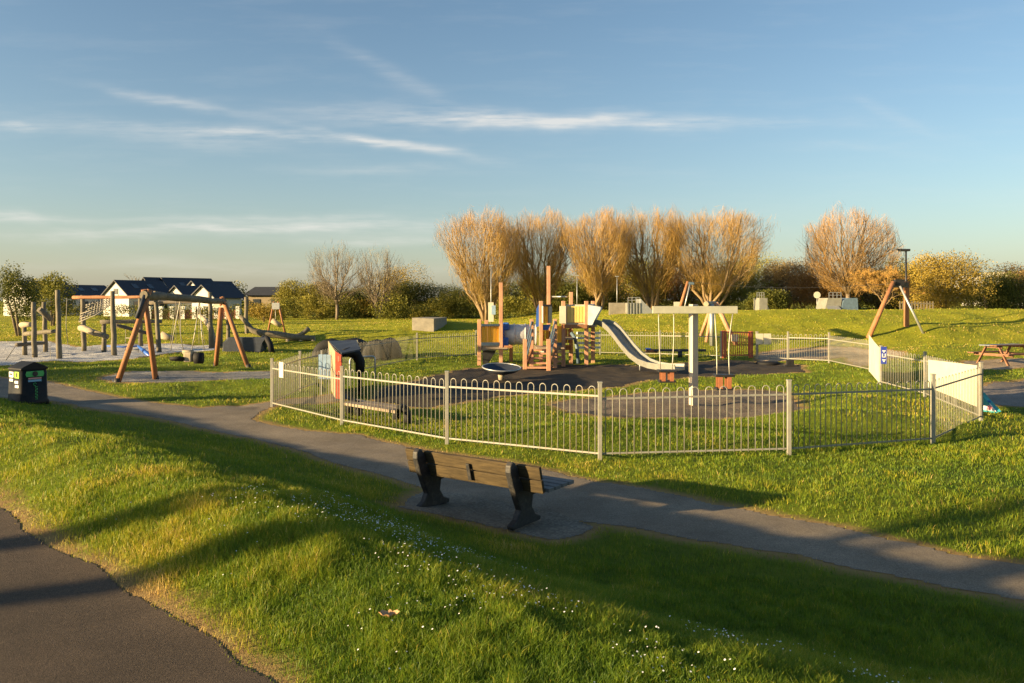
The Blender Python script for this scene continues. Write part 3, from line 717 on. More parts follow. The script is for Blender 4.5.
# signs and banners
def board(name,c,u,w_,h_,mat,label,cat,group=None,t=.012):
    u=V(u).normalized();n=u.cross(V((0,0,1)))
    m=MB();m.box(c,w_,t,h_,(u,n,V((0,0,1))));return tag(m.build(name,mat,loc=V(c),bevel=.003),label,cat,group)
u01=(pts[1]-pts[0])
c=pts[0]+u01*.16+V((-.0,-.03,hts[0]*.80));c.z=H-(369.8-300)/F*c.y
s_=board('notice_sign',c,u01,.25,.36,M['banner'],'blank cream notice on the front fence beside its left end post','sign')
u67=pts[7]-pts[6];q=MB();e=.04;nn=V((u67.y,-u67.x,0)).normalized()
A=pts[6]+u67*.04+nn*-.02;Bq=pts[6]+u67*.90+nn*-.02
q.prism([A+V((0,0,.27)),Bq+V((0,0,.30)),Bq+V((0,0,hts[7]-.16)),A+V((0,0,hts[6]-.06))],nn*-.012)
tag(q.build('banner',M['banner'],loc=A),'large blank cream banner tied to the right hand fence panel behind the front corner','banner','cream fence banners')
A=pts[8];Bq=pts[9];u=(Bq-A);nn=V((u.y,-u.x,0)).normalized()*-.03
q=MB().prism([A+u*.02+nn+V((0,0,.05)),A+u*.98+nn+V((0,0,.05)),A+u*.98+nn+V((0,0,1.28)),A+u*.5+nn+V((0,0,1.17)),A+u*.02+nn+V((0,0,1.1))],nn*.4)
tag(q.build('banner',M['banner'],loc=A),'tall narrow cream banner filling the short fence panel left of the blue sign','banner','cream fence banners')
c=W(883.8,355.3,23.1);bs=board('blue_sign',c,(1,0,0),.17,.5,M['signblue'],'small blue upright sign with white symbols fixed to the right fence','sign')
m=MB();
m.box(c+V((0,-.012,.13)),.1,.006,.03);m.box(c+V((0,-.012,.11)),.035,.007,.06)
for sx in(-.04,.04): m.box(c+V((sx,-.012,.0)),.03,.006,.1)
m.box(c+V((0,-.012,-.05)),.1,.006,.025);m.box(c+V((0,-.012,-.13)),.1,.006,.03);m.box(c+V((0,-.012,-.16)),.05,.007,.06)
m.build('symbols',M['sticker_white'],bs)
for k,(px) in enumerate((759.6,767.4)):
    c=W(px,339,G(px,359.5).y-.08);board('notice_sign',c,(1,0,0),.31,.46,M['banner'],['blank white notice beside the red gate, left of two','blank white notice beside the red gate, right of two'][k],'sign','white notices by the gate')

# ------------------------------------------------------------ park bench
bL=G(431,506);bR=G(523,528)
ax=V((bR.x-bL.x,bR.y-bL.y,0));blen=ax.length;ax.normalize();fw=V((-ax.y,ax.x,0))
if fw.y<0:fw=-fw
zb=min(bL.z,bR.z)+.01;B0=(bL+bR)/2;B0.z=zb+.02
br=thing('park_bench',B0,'dark wooden bench with black moulded legs facing the playground across the path','bench')
def BP(s,f,z):return B0+ax*s+fw*f+V((0,0,z))
k_=.75/.80
prof=[(-.25,0),(.3,0),(.31,.05),(.2,.1),(.13,.2),(.15,.33),(.44,.37),(.45,.41),(.02,.42),(-.07,.5),(-.12,.60),(-.15,.70),(-.20,.77),(-.24,.79),(-.285,.75),(-.29,.67),(-.235,.5),(-.16,.33),(-.1,.2),(-.16,.1),(-.26,.05)]
for s in(-blen/2,blen/2):
    m=MB();m.prism([BP(s-.04,f,z*k_) for f,z in prof],ax*.08);m.build('leg',M['cast'],br,bevel=.014)
hl=blen/2+.3
bu=(fw*-.26+V((0,0,.97))).normalized();bn=ax.cross(bu)
for z,f in((.50,-.085),(.665,-.13)):
    m=MB();m.box(BP(0,f+.035,z*k_),2*hl,.145,.042,(ax,bu,bn));m.build('backrest_plank',M['bench'],br,bevel=.006)
for f in(.07,.21,.35,.49):
    m=MB();m.box(BP(0,f-.0,.425*k_+.022),2*hl+.06,.115,.042,(ax,fw,V((0,0,1))));m.build('seat_plank',M['seat'],br,bevel=.006)
m=MB();m.box(BP(0,-.115,.56*k_),.05,.20,.02,(ax,bu,bn));m.build('brace',M['cast'],br,bevel=.004)

def at0(px,d): x=(px-512)/F*d;return V((x,d,hz(x,d)))
# ------------------------------------------------------------ litter bin
bc=at0(28,19.0);bc.z-=.02
bin_=thing('litter_bin',bc,'black peaked roof recycling bin with green slots beside the lower path','bin')
au=V((.54,.84,0)).normalized();an=V((-au.y,au.x,0))     # front face runs along au, normal -an
def BB(s,f,z):return bc+au*s+an*f+V((0,0,z))
wb,db=.62,.62
m=MB()
def ring(s,z,k=1.):return [BB(-wb/2*k+ .05,-db/2*k,z),BB(wb/2*k-.05,-db/2*k,z),BB(wb/2*k,-db/2*k+.05,z),BB(wb/2*k,db/2*k-.05,z),BB(wb/2*k-.05,db/2*k,z),BB(-wb/2*k+.05,db/2*k,z),BB(-wb/2*k,db/2*k-.05,z),BB(-wb/2*k,-db/2*k+.05,z)]
m.rings([ring(0,0,1.12),ring(0,.1,1.1),ring(0,.14,1.03),ring(0,.86,.97)]);m.build('body',M['bin'],bin_)
m=MB();e=.0
m.prism([BB(-wb/2-e,-db/2-e,.84),BB(wb/2+e,-db/2-e,.84),BB(wb/2+e,-db/2-e,.88),BB(wb/2-.08,-db/2-e,.93),BB(0,-db/2-e,1.03),BB(-wb/2+.08,-db/2-e,.93),BB(-wb/2-e,-db/2-e,.88)],an*(db+2*e));m.build('roof',M['bin'],bin_,bevel=.012)
o=MB().prism([BB(-.19,-db/2-.004,.68),BB(.19,-db/2-.004,.68),BB(.21,-db/2-.004,.74),BB(.19,-db/2-.004,.81),BB(-.19,-db/2-.004,.81),BB(-.21,-db/2-.004,.74)],-an*.012).build('slot_panel',M['bingreen'],bin_)
MB().lathe(BB(0,-db/2-.02,.745),[(.062,0),(.06,.012)],16,-an).build('slot',M['black'],o)
MB().box(BB(.0,-db/2-.006,.64),.3,.01,.035,(au,an,V((0,0,1)))).build('sticker',M['sticker_red'],bin_)
MB().box(BB(.0,-db/2-.006,.585),.3,.01,.05,(au,an,V((0,0,1)))).build('sticker',M['sticker_blue'],bin_)
m=MB();rd=random.Random(4)
m.path([BB(.035*math.cos(t),-db/2-.012,.5+.03*math.sin(t)) for t in np.linspace(0,5.2,9)],.006,5)
for k in range(9):
    z=.44-k*.038;m.box(BB(.035,-db/2-.008,z),.045+.02*(k%3==0),.008,.01,(au,an,V((0,0,1))));m.box(BB(.035+(.02 if k%2 else -.02),-db/2-.0085,z-.012),.01,.008,.03,(au,an,V((0,0,1))))
m.build('lettering',M['bingreen'],bin_)
o=MB().box(BB(-wb/2-.004,.12,.73),.012,.2,.13,(au,an,V((0,0,1)))).build('slot_panel',M['sticker_white'],bin_)
MB().box(BB(-wb/2-.012,.12,.74),.012,.12,.04,(au,an,V((0,0,1)))).build('slot',M['black'],o)
o=MB().box(BB(-wb/2-.004,-.14,.73),.012,.2,.15,(au,an,V((0,0,1)))).build('slot_panel',M['binlime'],bin_)
MB().box(BB(-wb/2-.012,-.14,.73),.012,.05,.1,(au,an,V((0,0,1)))).build('slot',M['black'],o)
for s,z in((.12,.6),(-.12,.56),(-.14,.46)): MB().box(BB(-wb/2-.004,s,z),.012,.16,.06,(au,an,V((0,0,1)))).build('sticker',M['sticker_white'],bin_)

# ------------------------------------------------------------ T swing
tp=G(693.5,405);d=tp.y;ps=d/F
tr=thing('t_shaped_swing',tp,'T shaped cradle swing with one beige post and a pale green crossbar','swing')
ta=math.radians(22);tx=V((math.cos(ta),math.sin(ta),0));ty=V((-math.sin(ta),math.cos(ta),0))
zt=W(0,306.2,d).z
MB().box(tp+V((0,0,(zt-tp.z)/2+.015)),.155,.155,zt-tp.z+.06,(tx,ty,V((0,0,1)))).build('post',M['tpost'],tr,bevel=.006)
bl_=W(652.6,309.8,d-.16);br_=W(737.4,309.8,d-.16)
MB().beam(bl_,br_,.07,.17).build('crossbar',M['tbeam'],tr,bevel=.006)
def cradle(pxs,ytop,ybot,dd_,root):
    c=W(sum(pxs)/2,ytop,dd_);w_=(pxs[1]-pxs[0])*dd_/F
    m=MB();m.box(c+V((0,0,-.02)),w_,.3,.05);z=-(ybot-ytop)*dd_/F
    m.box(c+V((0,0,z+.02)),w_*.9,.26,.05)
    s=m.build('seat',M['black'],root,bevel=.01)
    for sx in(-.36,.0+.36):
        for fy in(-.12,.12):
            MB().box(c+V((sx*w_*.62,fy,z/2)),.09,.025,-z-.06).build('side_panel',M['orange'],s)
    
    return c
def chainp(m,a,b,sag=.0,side=0):
    a=V(a);b=V(b);k=6
    m.path([a.lerp(b,i/k)+V((side*math.sin(math.pi*i/k),0,0)) for i in range(k+1)],.0125,5)
for pxs,yt,yb,tops,sd_ in(((657.5,676),370,382,(658.5,673.7),.02),((714,733.5),374.5,389.5,(714.6,733),-.05)):
    dd_=d-.16-.25*(sd_<0);c=cradle(pxs,yt,yb,dd_,tr);m=MB()
    for k,tpx in enumerate(tops):
        ex=(pxs[0]+3 if k==0 else pxs[1]-4)
        chainp(m,W(tpx,312,d-.16),W(ex,yt+.5,dd_),side=sd_*(1 if k else -.3))
    m.build('chain',M['chain'],tr)

# ------------------------------------------------------------ climbing tower
D0=30.6;cb=V((W(535,0,D0).x,D0,0))
ct=thing('climbing_tower',cb,'large timber climbing tower with yellow panels, tube tunnel, stairs and a metal slide','climbing frame')
def post(px,yt,d,w=.15,mat='post',root=None,nm='post'):
    x=(px-512)/F*d;z0=hz(x,d);z1=H-(yt-HY)/F*d
    return MB().box((x,d,(z0+z1)/2-.05),w,w,z1-z0+.1).build(nm,M[mat],root or ct,bevel=.012)
PL=[(479.4,319.4,30.8),(501,282.5,31),(486.5,320,32),(511,340,32),(541,301,31.2),(548.7,266,32.4),(563.4,301,30.4),(571,292,31.9),(586.4,301,30.4),(593,301,31.9),(555,319,30),(531.7,319,29.9),(525,339,28.9),(548.7,339,28.5),(556,326,32)]
for px,yt,d in PL: post(px,yt,d)
def pan(p0,p1,y0,y1,d0,d1,mat,nm='panel',t=.04,strips=0):
    a=W(p0,0,d0);b=W(p1,0,d1);dm=(d0+d1)/2;z0=H-(y0-HY)/F*dm;z1=H-(y1-HY)/F*dm
    a.z=b.z=(z0+z1)/2;m=MB()
    if strips:
        for k in range(strips):
            u=a.lerp(b,(k+.06)/strips);w=a.lerp(b,(k+.94)/strips);m.beam(u,w,t,abs(z0-z1))
    else:m.beam(a,b,t,abs(z0-z1))
    return m.build(nm,M[mat],ct,bevel=.004)
pan(481.5,499,326,342.5,30.8,31,'yellow',strips=6);pan(481.5,499,324,326.2,30.75,30.95,'bluegrey','rail',.07)
pan(481.5,499,342.4,345.6,30.75,30.95,'bluegrey','rail',.07);pan(481,500,345.8,350,30.8,31,'plank','platform_beam',.1)
MB().box(W(495,347.5,31.4),1.0,1.2,.06).build('platform',M['plank'],ct)
MB().prism([W(482.5,351,31.3),W(496,351,31.3),W(488,363.8,31.3),W(482.5,363.8,31.3)],(0,.5,0)).build('crawl_panel',M['black'],ct)
# tube tunnel
c0=W(503,334.5,31.6);c1=W(537,334.5,31.6);R_=.40
tb=MB().lathe(c0,[(R_,0),(R_,(c1-c0).length)],24,(c1-c0)).build('tunnel_tube',M['tubewhite'],ct)
for s in(0.02,.33,.66,.97):
    p=c0.lerp(c1,s);MB().lathe(p-V((.03,0,0)),[(R_+.003,0),(R_+.03,.0),(R_+.03,.06),(R_+.003,.06)],24,(1,0,0)).build('collar',M['blue' if s<.1 else 'tubewhite'],tb)
MB().box(c0+V((.1,-.2,-.35)),.25,.5,.5).build('tunnel_bracket',M['blue'],ct,bevel=.05)
MB().box(c0+V((.12,-.2,.33)),.25,.4,.3).build('tunnel_bracket',M['blue'],ct,bevel=.05)
# central tower
pan(543,548,306,323,31.2,31.2,'yellow',strips=2);pan(542.5,552,304.5,306.5,31.15,31.2,'black','rail',.06);pan(542,543.2,306,323,31.1,31.1,'white','trim');pan(548.2,551.5,306,323,31.3,31.9,'bluegrey','panel')
MB().prism([W(536.5,309,31.3),W(539.5,303,31.3),W(539.8,326,31.3),W(535.8,327,31.3)],(0,.06,0)).build('side_panel',M['blue'],ct)
MB().prism([W(540,325,31.25),W(551,324.5,31.25),W(548,330,31.25),W(540,330,31.25)],(0,.05,0)).build('side_panel',M['blue'],ct)
pan(556.8,562.5,326,342.5,30.2,30.4,'yellow');pan(556,562.5,342.5,345.5,30.2,30.4,'bluegrey','rail',.06);pan(555,563,345.5,350.5,30.2,30.4,'plank','platform_beam',.08)
MB().box(W(550,347,31.0),1.1,1.5,.06).build('platform',M['plank'],ct)
MB().box(W(561,338,31.2),.9,1.5,.06).build('platform',M['plank'],ct)
# right tower
pan(559.5,566,306,323.5,30.3,30.3,'banner','trim');pan(566,586,304.5,324.5,30.5,30.5,'banner','frame');pan(567,585.5,306.3,322.5,30.44,30.44,'pale_yellow',strips=6)
pan(563.5,587,324.6,328.5,30.3,30.3,'timber','platform_beam',.1);pan(571,594,324.6,328,31.9,31.9,'timber','platform_beam',.1)
MB().box(W(579,325.5,31.2),1.25,1.5,.05).build('platform',M['plank'],ct)
MB().tube(W(551.5,296.7,32.4),W(567,296.7,31.9),.03).build('bar',M['steel'],ct)
pan(588,594,304,325,30.4,31.9,'white','slide_hood_side')
MB().prism([W(588,305,30.3),W(600.5,307,30.3),W(600.5,309,30.3),W(596,317,30.3),W(592,325,30.3),W(588,325,30.3)],(0,.05,0)).build('slide_hood',M['white'],ct)
MB().prism([W(594,305,31.7),W(602,307,31.7),W(602,309,31.7),W(598,317,31.7),W(594,325,31.7)],(0,.05,0)).build('slide_hood',M['white'],ct)
for y in(333,338,343,347.5): MB().beam(W(577,y,31.0),W(600,y,32.6),.05,.09).build('rung',M['tubewhite'],ct)
MB().path([W(571.5,333,31.4),W(575,338,31.2),W(577,348,31),W(578.3,363.5,30.9)],.07,8).build('climbing_arch',M['bluegrey'],ct)
# stairs
sl=[];
for i,(y,dd_) in enumerate(((367.5,28.75),(363,29.1),(358,29.5),(353.5,29.9),(350,30.3))):
    a=W(527.5+i*1.6,y,dd_);b_=W(548-i*.2,y,dd_);MB().beam(a,b_,.28,.06).build('stair_tread',M['post'],ct)
for (pa,ya,da),(pb,yb,db_) in(((526,357,28.9),(532,328,29.9)),((549,357,28.5),(555,328,30))):
    for o in(0,.28,.56):
        MB().beam(W(pa,ya,da)+V((0,0,o-.1)),W(pb,yb,db_)+V((0,0,o-.3)),.04,.09).build('handrail',M['bluegrey'],ct)
    MB().beam(W(pa,ya+9,da),W(pb,yb+22,db_),.05,.16).build('stringer',M['timber'],ct)
MB().prism([W(539,348,30.6),W(551,348,30.6),W(549,353,30.6),W(541,353,30.6)],(0,.05,0)).build('tube_end',M['white'],ct)
pan(504,512,345.5,348,30.9,30.9,'timber','platform_beam',.08)
pan(529,541,345.5,350,30.9,30.9,'plank','platform_beam',.08);pan(541.5,549,328,341,31.9,31.9,'yellow',strips=2);pan(564,570.5,345,350,31.8,31.8,'timber','platform_beam',.08)
pan(564.5,571,329,343,31.7,31.7,'timber','panel',strips=2);pan(571.5,593,305,323.5,31.95,31.95,'pale_yellow',strips=6)
for y in(352,357,361.5): MB().beam(W(556,y,30.1),W(564,y-.3,30.4),.05,.07).build('rung',M['post'],ct)
# slide
SP=[(598,323.5,31.1),(603,324,30.9),(609,326.5,30.5),(614,331,30.1),(620,338.5,29.7),(627,347.5,29.2),(635,356.5,28.6),(644,363.3,28.0),(653,366.8,27.5),(665,368.8,27.),(680,369.2,26.5)]
sp=[W(*q) for q in SP];rs=[]
for k,p in enumerate(sp):
    t=(sp[min(k+1,len(sp)-1)]-sp[max(k-1,0)]).normalized();s=V((-t.y,t.x,0)).normalized();up=t.cross(-s).normalized()
    if up.z<0:up=-up
    w_=.25
    rs.append([p+s*a+up*b for a,b in((-w_-.03,.17),(-w_+.01,.17),(-w_+.05,.02),(w_-.05,.02),(w_-.01,.17),(w_+.03,.17),(w_,-.04),(-w_,-.04))])
m=MB();m.rings(rs);m.s=[False]*len(m.s);m.build('slide_chute',M['slide'],ct)
m=MB();m.tube(W(674,370,26.8),G(674,373)+V((0,0,-.05)),.03);m.tube(W(640,361,28.3),V((W(640,0,28.3).x,28.3,0)),.03);m.build('slide_support',M['steel'],ct)
# spinner dish
sc_=V((W(501.5,0,25.2).x,25.2,0));sr=thing('spinner_dish',sc_,'tilted dark blue spinner bowl with a worn rim in front of the climbing tower','roundabout')
axn=V((.04,-.12,.99)).normalized();cc=sc_+V((0,0,.30))
MB().lathe(cc,[(.12,-.16),(.45,-.06),(.62,.05),(.625,.075),(.59,.075),(.42,-.02),(.1,-.1)],28,axn).build('bowl',M['navy'],sr)
m=MB();R2=.61;x_=axn.cross(V((0,1,0))).normalized();y_=axn.cross(x_)
m.path([cc+axn*.075+(x_*math.cos(t)+y_*math.sin(t))*R2 for t in np.linspace(0,2*math.pi,29)[:-1]],.022,6,True);m.build('rim',M['steel'],sr)
MB().tube(sc_+V((0,0,-.05)),cc-axn*.1,.09,.12,12).build('stem',M['pale_log'],sr)

# ------------------------------------------------------------ team swing (left)
lf0=G(116.5,382.5);lf1=G(156,379.5);rf0=G(215.6,366);rf1=G(249.3,368)
apF=W(146.3,294,(lf0.y+lf1.y)/2);apR=W(222.5,300.5,(rf0.y+rf1.y)/2)
ts=thing('basket_swing',(lf0+rf1)/2,'big orange timber swing with two A frames, a grey log crossbeam and a hanging basket','swing')
def over(a,b,k):return a+(b-a)*(1+k)
for nm,(b_,a_,dx) in enumerate(((lf0,apF,(.06)),(lf1,apF,-.06),(rf0,apR,-.03),(rf1,apR,.03))):
    q=over(b_,a_+V((dx,0,0)),.05);m=MB();m.tube(b_-V((0,0,.1)),q,.088,.078,12);m.build('leg',M['timber'],ts)
    m=MB();m.tube(b_-V((0,0,.1)),b_+(q-b_)*.045,.10,.096,12);m.build('post_shoe',M['cast'],ts)
m=MB();m.log(over(apR,apF,.03)-V((0,0,.04)),over(apF,apR,.03)-V((0,0,.04)),.12,3,12);m.build('crossbeam',M['grey_log'],ts)
MB().beam(W(214,304.5,apR.y),W(229,304.5,apR.y),.06,.22).build('tie_board',M['banner'],ts)
MB().tube(apF.lerp(lf0,.02)+V((.02,-.1,.02)),apF.lerp(lf0,.28)+V((0,-.1,0)),.06).build('bracket',M['navy'],ts)
bd_=27.6;bk=W(188,357,bd_)
m=MB()
for fr_,px in((.40,177),(.66,198)):
    tpt=apF.lerp(apR,fr_)-V((0,0,.1))
    for e_ in(-9,9):
        m.path([tpt,W(px+e_*.4,335,bd_),W(px+e_*.7,350,bd_)],.015,5)
m.build('chain',M['chain'],ts)
o=MB().lathe(W(194,358,bd_),[(.12,0),(.2,.02),(.2,.3),(.12,.32)],18,(1,.1,0)).build('basket_drum',M['rubber'],ts)
MB().lathe(W(179,359,bd_),[(.05,-.05),(.3,-.05),(.3,.05),(.05,.05)],18,(0,.2,1)).build('seat',M['rubber'],ts)
MB().box(W(189,357,bd_),.3,.3,.34).build('seat_block',M['pale_log'],ts,bevel=.05)
MB().lathe(W(188,352,bd_),[(.03,-.2),(.07,-.18),(.07,.18),(.03,.2)],10,(1,0,0)).build('grip',M['pale_log'],ts)

# ------------------------------------------------------------ log climbing frames (left)
def lpost(root,px,yt,yb,wp,lean=0,mat='grey_log',seed=1):
    b_=G(px,yb);d=b_.y;t=W(px+lean,yt,d);MB().log(b_-V((0,0,.1)),t,wp*d/F/2,seed).build('post',M[mat],root);return d
def llog(root,a,b,r,mat='grey_log',nm='log',seed=2):MB().log(W(*a),W(*b),r,seed).build(nm,M[mat],root)
r=thing('log_climbing_frame',G(42,356),'cluster of four grey log posts in the sand behind the bin','climbing frame','weathered log climbing frames')
for i,(px,yt,yb,wp,ln) in enumerate([(25,326,355,4.6,-.8),(35,302,357.5,4.8,-1.5),(45.5,302,352,4.4,-1.5),(59.5,290,358.5,5,-2)]): lpost(r,px,yt,yb,wp,ln,seed=i)
llog(r,(21.5,325,36.5),(31,324.5,36),.13,'pale_log');llog(r,(25,334,36.5),(58,331,35.8),.1);llog(r,(16,345,37),(45,343,38.5),.09,'log_dark');llog(r,(39,309,37),(51,320,37.5),.13,'grey_log')
m=MB();m.path([W(16,345,37),W(6,360,33)],.02,5);m.path([W(67,298,37),W(66,325,37),W(68,345,37)],.015,5);m.path([W(50,345,36),W(51,361,33.5)],.012,5);m.build('rope',M['rope'],r)
r=thing('net_climbing_frame',G(115,353),'log climbing frame with a long orange beam and slanting rope net','climbing frame','weathered log climbing frames')
for i,(px,yt,yb,wp,ln) in enumerate([(84,295,351,4.6,-1.5),(104,322,352,4.6,0),(114.5,291,355.5,5,-2),(141,298,346,4.2,-1),(159.5,291,352,4.4,-4)]): lpost(r,px,yt,yb,wp,ln,seed=10+i)
llog(r,(73,297.5,39),(146,297,38),.085,'timber','beam');llog(r,(80.5,327.5,38),(95,333,37.5),.16,'pale_log');llog(r,(95,333,37.5),(108,337,37.5),.13)
llog(r,(100,322,39),(162,321.5,40),.1);llog(r,(115,325,38),(150,334,39),.09,'log_dark')
m=MB()
A=W(79,322,39);B=W(112,304,38.5);C=W(112,295,40);D=W(82,306,40.5)
n1_,n2_=11,6
for i in range(n1_+1):
    t=i/n1_;m.path([A.lerp(B,t),A.lerp(B,t).lerp(D.lerp(C,t),.5)-V((0,0,.06)),D.lerp(C,t)],.02,4)
for j in range(n2_+1):
    t=j/n2_;m.path([A.lerp(D,t),A.lerp(D,t).lerp(B.lerp(C,t),.5)-V((0,0,.1)),B.lerp(C,t)],.024,4)
m.build('rope_net',M['rope'],r)
m=MB()
for px in(126,139):m.path([W(px,322,39.5),W(px-.5,340,39.5),W(px-1,357,37)],.014,4)
for y in(338,344,350,354):m.tube(W(126,y,39),W(139,y,39),.022,n=5)
m.build('rope_ladder',M['rope'],r)
m=MB();m.path([W(107,346,37),W(122,347,37),W(138,346,37)],.035,6);m.path([W(138,346,37),W(144,351,36),W(152,357.5,35)],[.05,.09,.09],8);m.build('blue_sling',M['blue'],r)
r=thing('forked_log_climber',G(222,345),'dark log posts with a pale forked branch behind the right swing frame','climbing frame','weathered log climbing frames')
for i,(px,yt,yb,wp,ln) in enumerate([(211.5,292,348,4.4,-1.5),(221,316,346,3.8,0),(229,304,345,3.8,-2),(247,297,334,4,-1)]): lpost(r,px,yt,yb,wp,ln,seed=20+i)
m=MB();m.path([W(199.5,316,43),W(205,320,42.5),W(210,326,42),W(213,338,42),W(214,347,42)],[.12,.14,.15,.15,.16],9);m.build('branch',M['pale_log'],r)
llog(r,(150,303,44),(215,300.5,43),.1,'log_dark','beam')
m=MB()
for px in(176,199):
    for e_ in(-6,0,6):m.path([W(px,301,43),W(px+e_*.5,325,43),W(px+e_,344,43)],.013,4)
m.build('rope',M['rope'],r)
tag(MB().log(W(161,335,46),W(173,338.5,46),.19,5).build('log',M['pale_log'],loc=G(167,342)),'short pale log lying on the lawn beyond the sand','log')
p0=G(280,344)
r=thing('log_balance_beam',p0,'long curved grey log raised on stumps on the left lawn','climbing frame','weathered log climbing frames')
dL=44.;m=MB();m.path([W(240,316,dL),W(245,321,dL),W(252,330,dL),(W(262,333.5,dL)),W(276,334.5,dL),W(292,337,dL),W(315,338.5,dL)],[.1,.13,.16,.2,.2,.19,.14],10);m.build('log',M['grey_log'],r)
m=MB();m.path([W(294,338,dL),W(302,334,dL),W(309,328.5,dL)],[.14,.12,.13],8);m.build('branch',M['grey_log'],r)
for px in(262,288,301,313):
    b_=W(px,345,dL);b_.z=hz(b_.x,b_.y)-.1;m=MB();m.tube(b_,W(px,338,dL),.13,.12,9);m.build('stump',M['pale_log'],r)
dA=52.;gA=at(276,dA)
r=thing('single_swing',gA,'small A frame swing with a grey top plate beyond the curved log','swing')
for px0,px1 in((267.5,274),(285.5,278)):
    b_=at(px0,dA);MB().tube(b_-V((0,0,.05)),W(px1,301.5,dA),.07,.06,8).build('leg',M['timber'],r)
MB().beam(W(272,306,dA-.1),W(279.5,306,dA-.1),.05,.42).build('top_plate',M['steel'],r)
m=MB();m.tube(W(275.5,309,dA),W(275.5,322,dA),.02,n=5);m.build('chain',M['chain'],r)
MB().log(W(272,320.5,dA),W(281,326,dA),.16,4).build('seat',M['pale_log'],r)
# navy mound ramp
dN=G(247,352).y
r=thing('crawl_tunnel',G(247,352),'low navy rubber covered ridge tunnel behind the right swing frame','tunnel')
m=MB();m.prism([W(222,352.5,dN),W(223.5,343,dN),W(228,337.3,dN),W(233,337,dN+1.0),W(228,352,dN+1.4)],W(263,352,dN)-W(224,352,dN));m.build('cover',M['navy'],r,bevel=.04)
m=MB();m.path([W(263,337.5,dN+.5),W(267,338.5,dN+.1),W(270,344,dN-.1),W(272,352.8,dN-.2)],[.1,.13,.14,.14],8);m.build('edge_roll',M['rubber'],r)
# tyre tunnel
r=thing('tyre_tunnel',G(360,360),'row of half buried black tractor tyres forming a tunnel behind the playhouse','tunnel')
def tyre(pa,pb,yt,d,th,n=18):
    a=W(pa,0,d);b_=W(pb,0,d);a.z=hz(a.x,d);b_.z=hz(b_.x,d);ztop=W(0,yt,d).z;c=(a+b_)/2;rx=(b_.x-a.x)/2-th/2;rz=ztop-th/2-a.z
    for k in range(2):
        m=MB();rs=[]
        for i in range(n+1):
            t=math.pi*i/n;dr=V((math.cos(t),0,math.sin(t)))
            o=c+V((math.cos(t)*rx,k*.42,math.sin(t)*rz-.04));tr_=1+.05*(i%2)
            rs.append([o+dr*(th/2*tr_*x)+V((0,y*.2,0)) for x,y in((-1,-.6),(-.6,-1),(.7,-1),(1,-.6),(1,.6),(.7,1),(-.6,1),(-1,.6))])
        m.rings(rs);m.build('tyre',M['rubber'],r)
tyre(312.5,345,338.5,34,.5);tyre(334,371,338,35,.52);tyre(362,388,338,33.6,.6);tyre(376,400.5,336.5,34.4,.6)
# playhouse
dP=20.;pr=thing('playhouse',G(338,400),'small playhouse with a narrow red front and dark curved roof inside the left fence','playhouse')
zg=hz(W(338,0,dP).x,dP)
def PP(px,py,d):return W(px,py,d)
MB().prism([PP(335,351,dP),PP(341.5,355,dP),PP(341.3,399.5,dP),PP(335.5,398.5,dP)],(.01,.05,0)).build('front_panel',M['red'],pr,bevel=.004)
MB().prism([PP(328,341,22.4),PP(335,351.5,dP+.02),PP(335.3,398.5,dP+.02),PP(331.5,391.5,22.4)],(.035,.01,0)).build('side_wall',M['tanwall'],pr,bevel=.004)
rf=[]
for px,py,d_ in((341.5,353,19.9),(338,349.5,20.4),(333,345,21.3),(328,340.8,22.5)):rf.append(PP(px,py,d_))
rf2=[]
for px,py,d_ in((361,349,20.6),(359,346,21.1),(357.5,342.5,22.0),(356.5,340,23.1)):rf2.append(PP(px,py,d_))
m=MB()
for k in range(3):
    m.add([rf[k],rf2[k],rf2[k+1],rf[k+1]]+[q-V((0,0,.04)) for q in(rf[k],rf2[k],rf2[k+1],rf[k+1])],[(0,1,2,3),(7,6,5,4),(0,4,5,1),(1,5,6,2),(2,6,7,3),(3,7,4,0)])
m.build('roof',M['navy'],pr)
m=MB();m.path([PP(343,353,20.4),PP(349,352,20.8),PP(356,354,21),PP(360,362,21),PP(360,372,21)],[.1,.13,.15,.14,.12],8);m.build('arch_seat',M['rubber'],pr)
MB().box(PP(340,359,19.93),.1,.06,.16).build('knob_block',M['red'],pr,bevel=.02)
b_=G(360,393);MB().tube(V((PP(360,372,21).x,21,hz(PP(360,372,21).x,21)-.05)),PP(360,370,21),.05).build('support',M['rubber'],pr)
r=thing('play_board',G(324,397),'pale blue board standing behind the fence left of the red playhouse front','play panel')
m=MB();a_=W(318.5,0,21.4);b_=W(331,0,21.2)
for k in range(3):
    p=a_.lerp(b_,(k+.5)/3);z1=H-(354.5-HY)/F*21.3;z0=H-(379-HY)/F*21.3;MB().box((p.x,p.y,(z0+z1)/2),.1,.03,z1-z0).build('slat',M['lightblue'],r)
for k in(.2,.8):
    p=a_.lerp(b_,k);MB().box((p.x,p.y+.035,.55),.03,.03,1.2).build('support',M['steel'],r)
# cycle hoop
h0=G(350,386);h1=G(375,384);t0=.82
m=MB();u=h1-h0;R3=.1
pp=[h0-V((0,0,.1)),h0+V((0,0,t0-R3))]+[h0+u.normalized()*(R3-R3*math.cos(a))+V((0,0,t0-R3+R3*math.sin(a))) for a in(.5,1.,1.57)]
pp+=[h1-u.normalized()*(R3-R3*math.cos(a))+V((0,0,t0-R3+R3*math.sin(a))) for a in(1.57,1.,.5)]+[h1+V((0,0,t0-R3)),h1-V((0,0,.1))]
tag(m.path(pp,.03,10).build('cycle_hoop',M['steel'],loc=h0),'grey metal hoop standing on the grass behind the low plank bench','hoop')
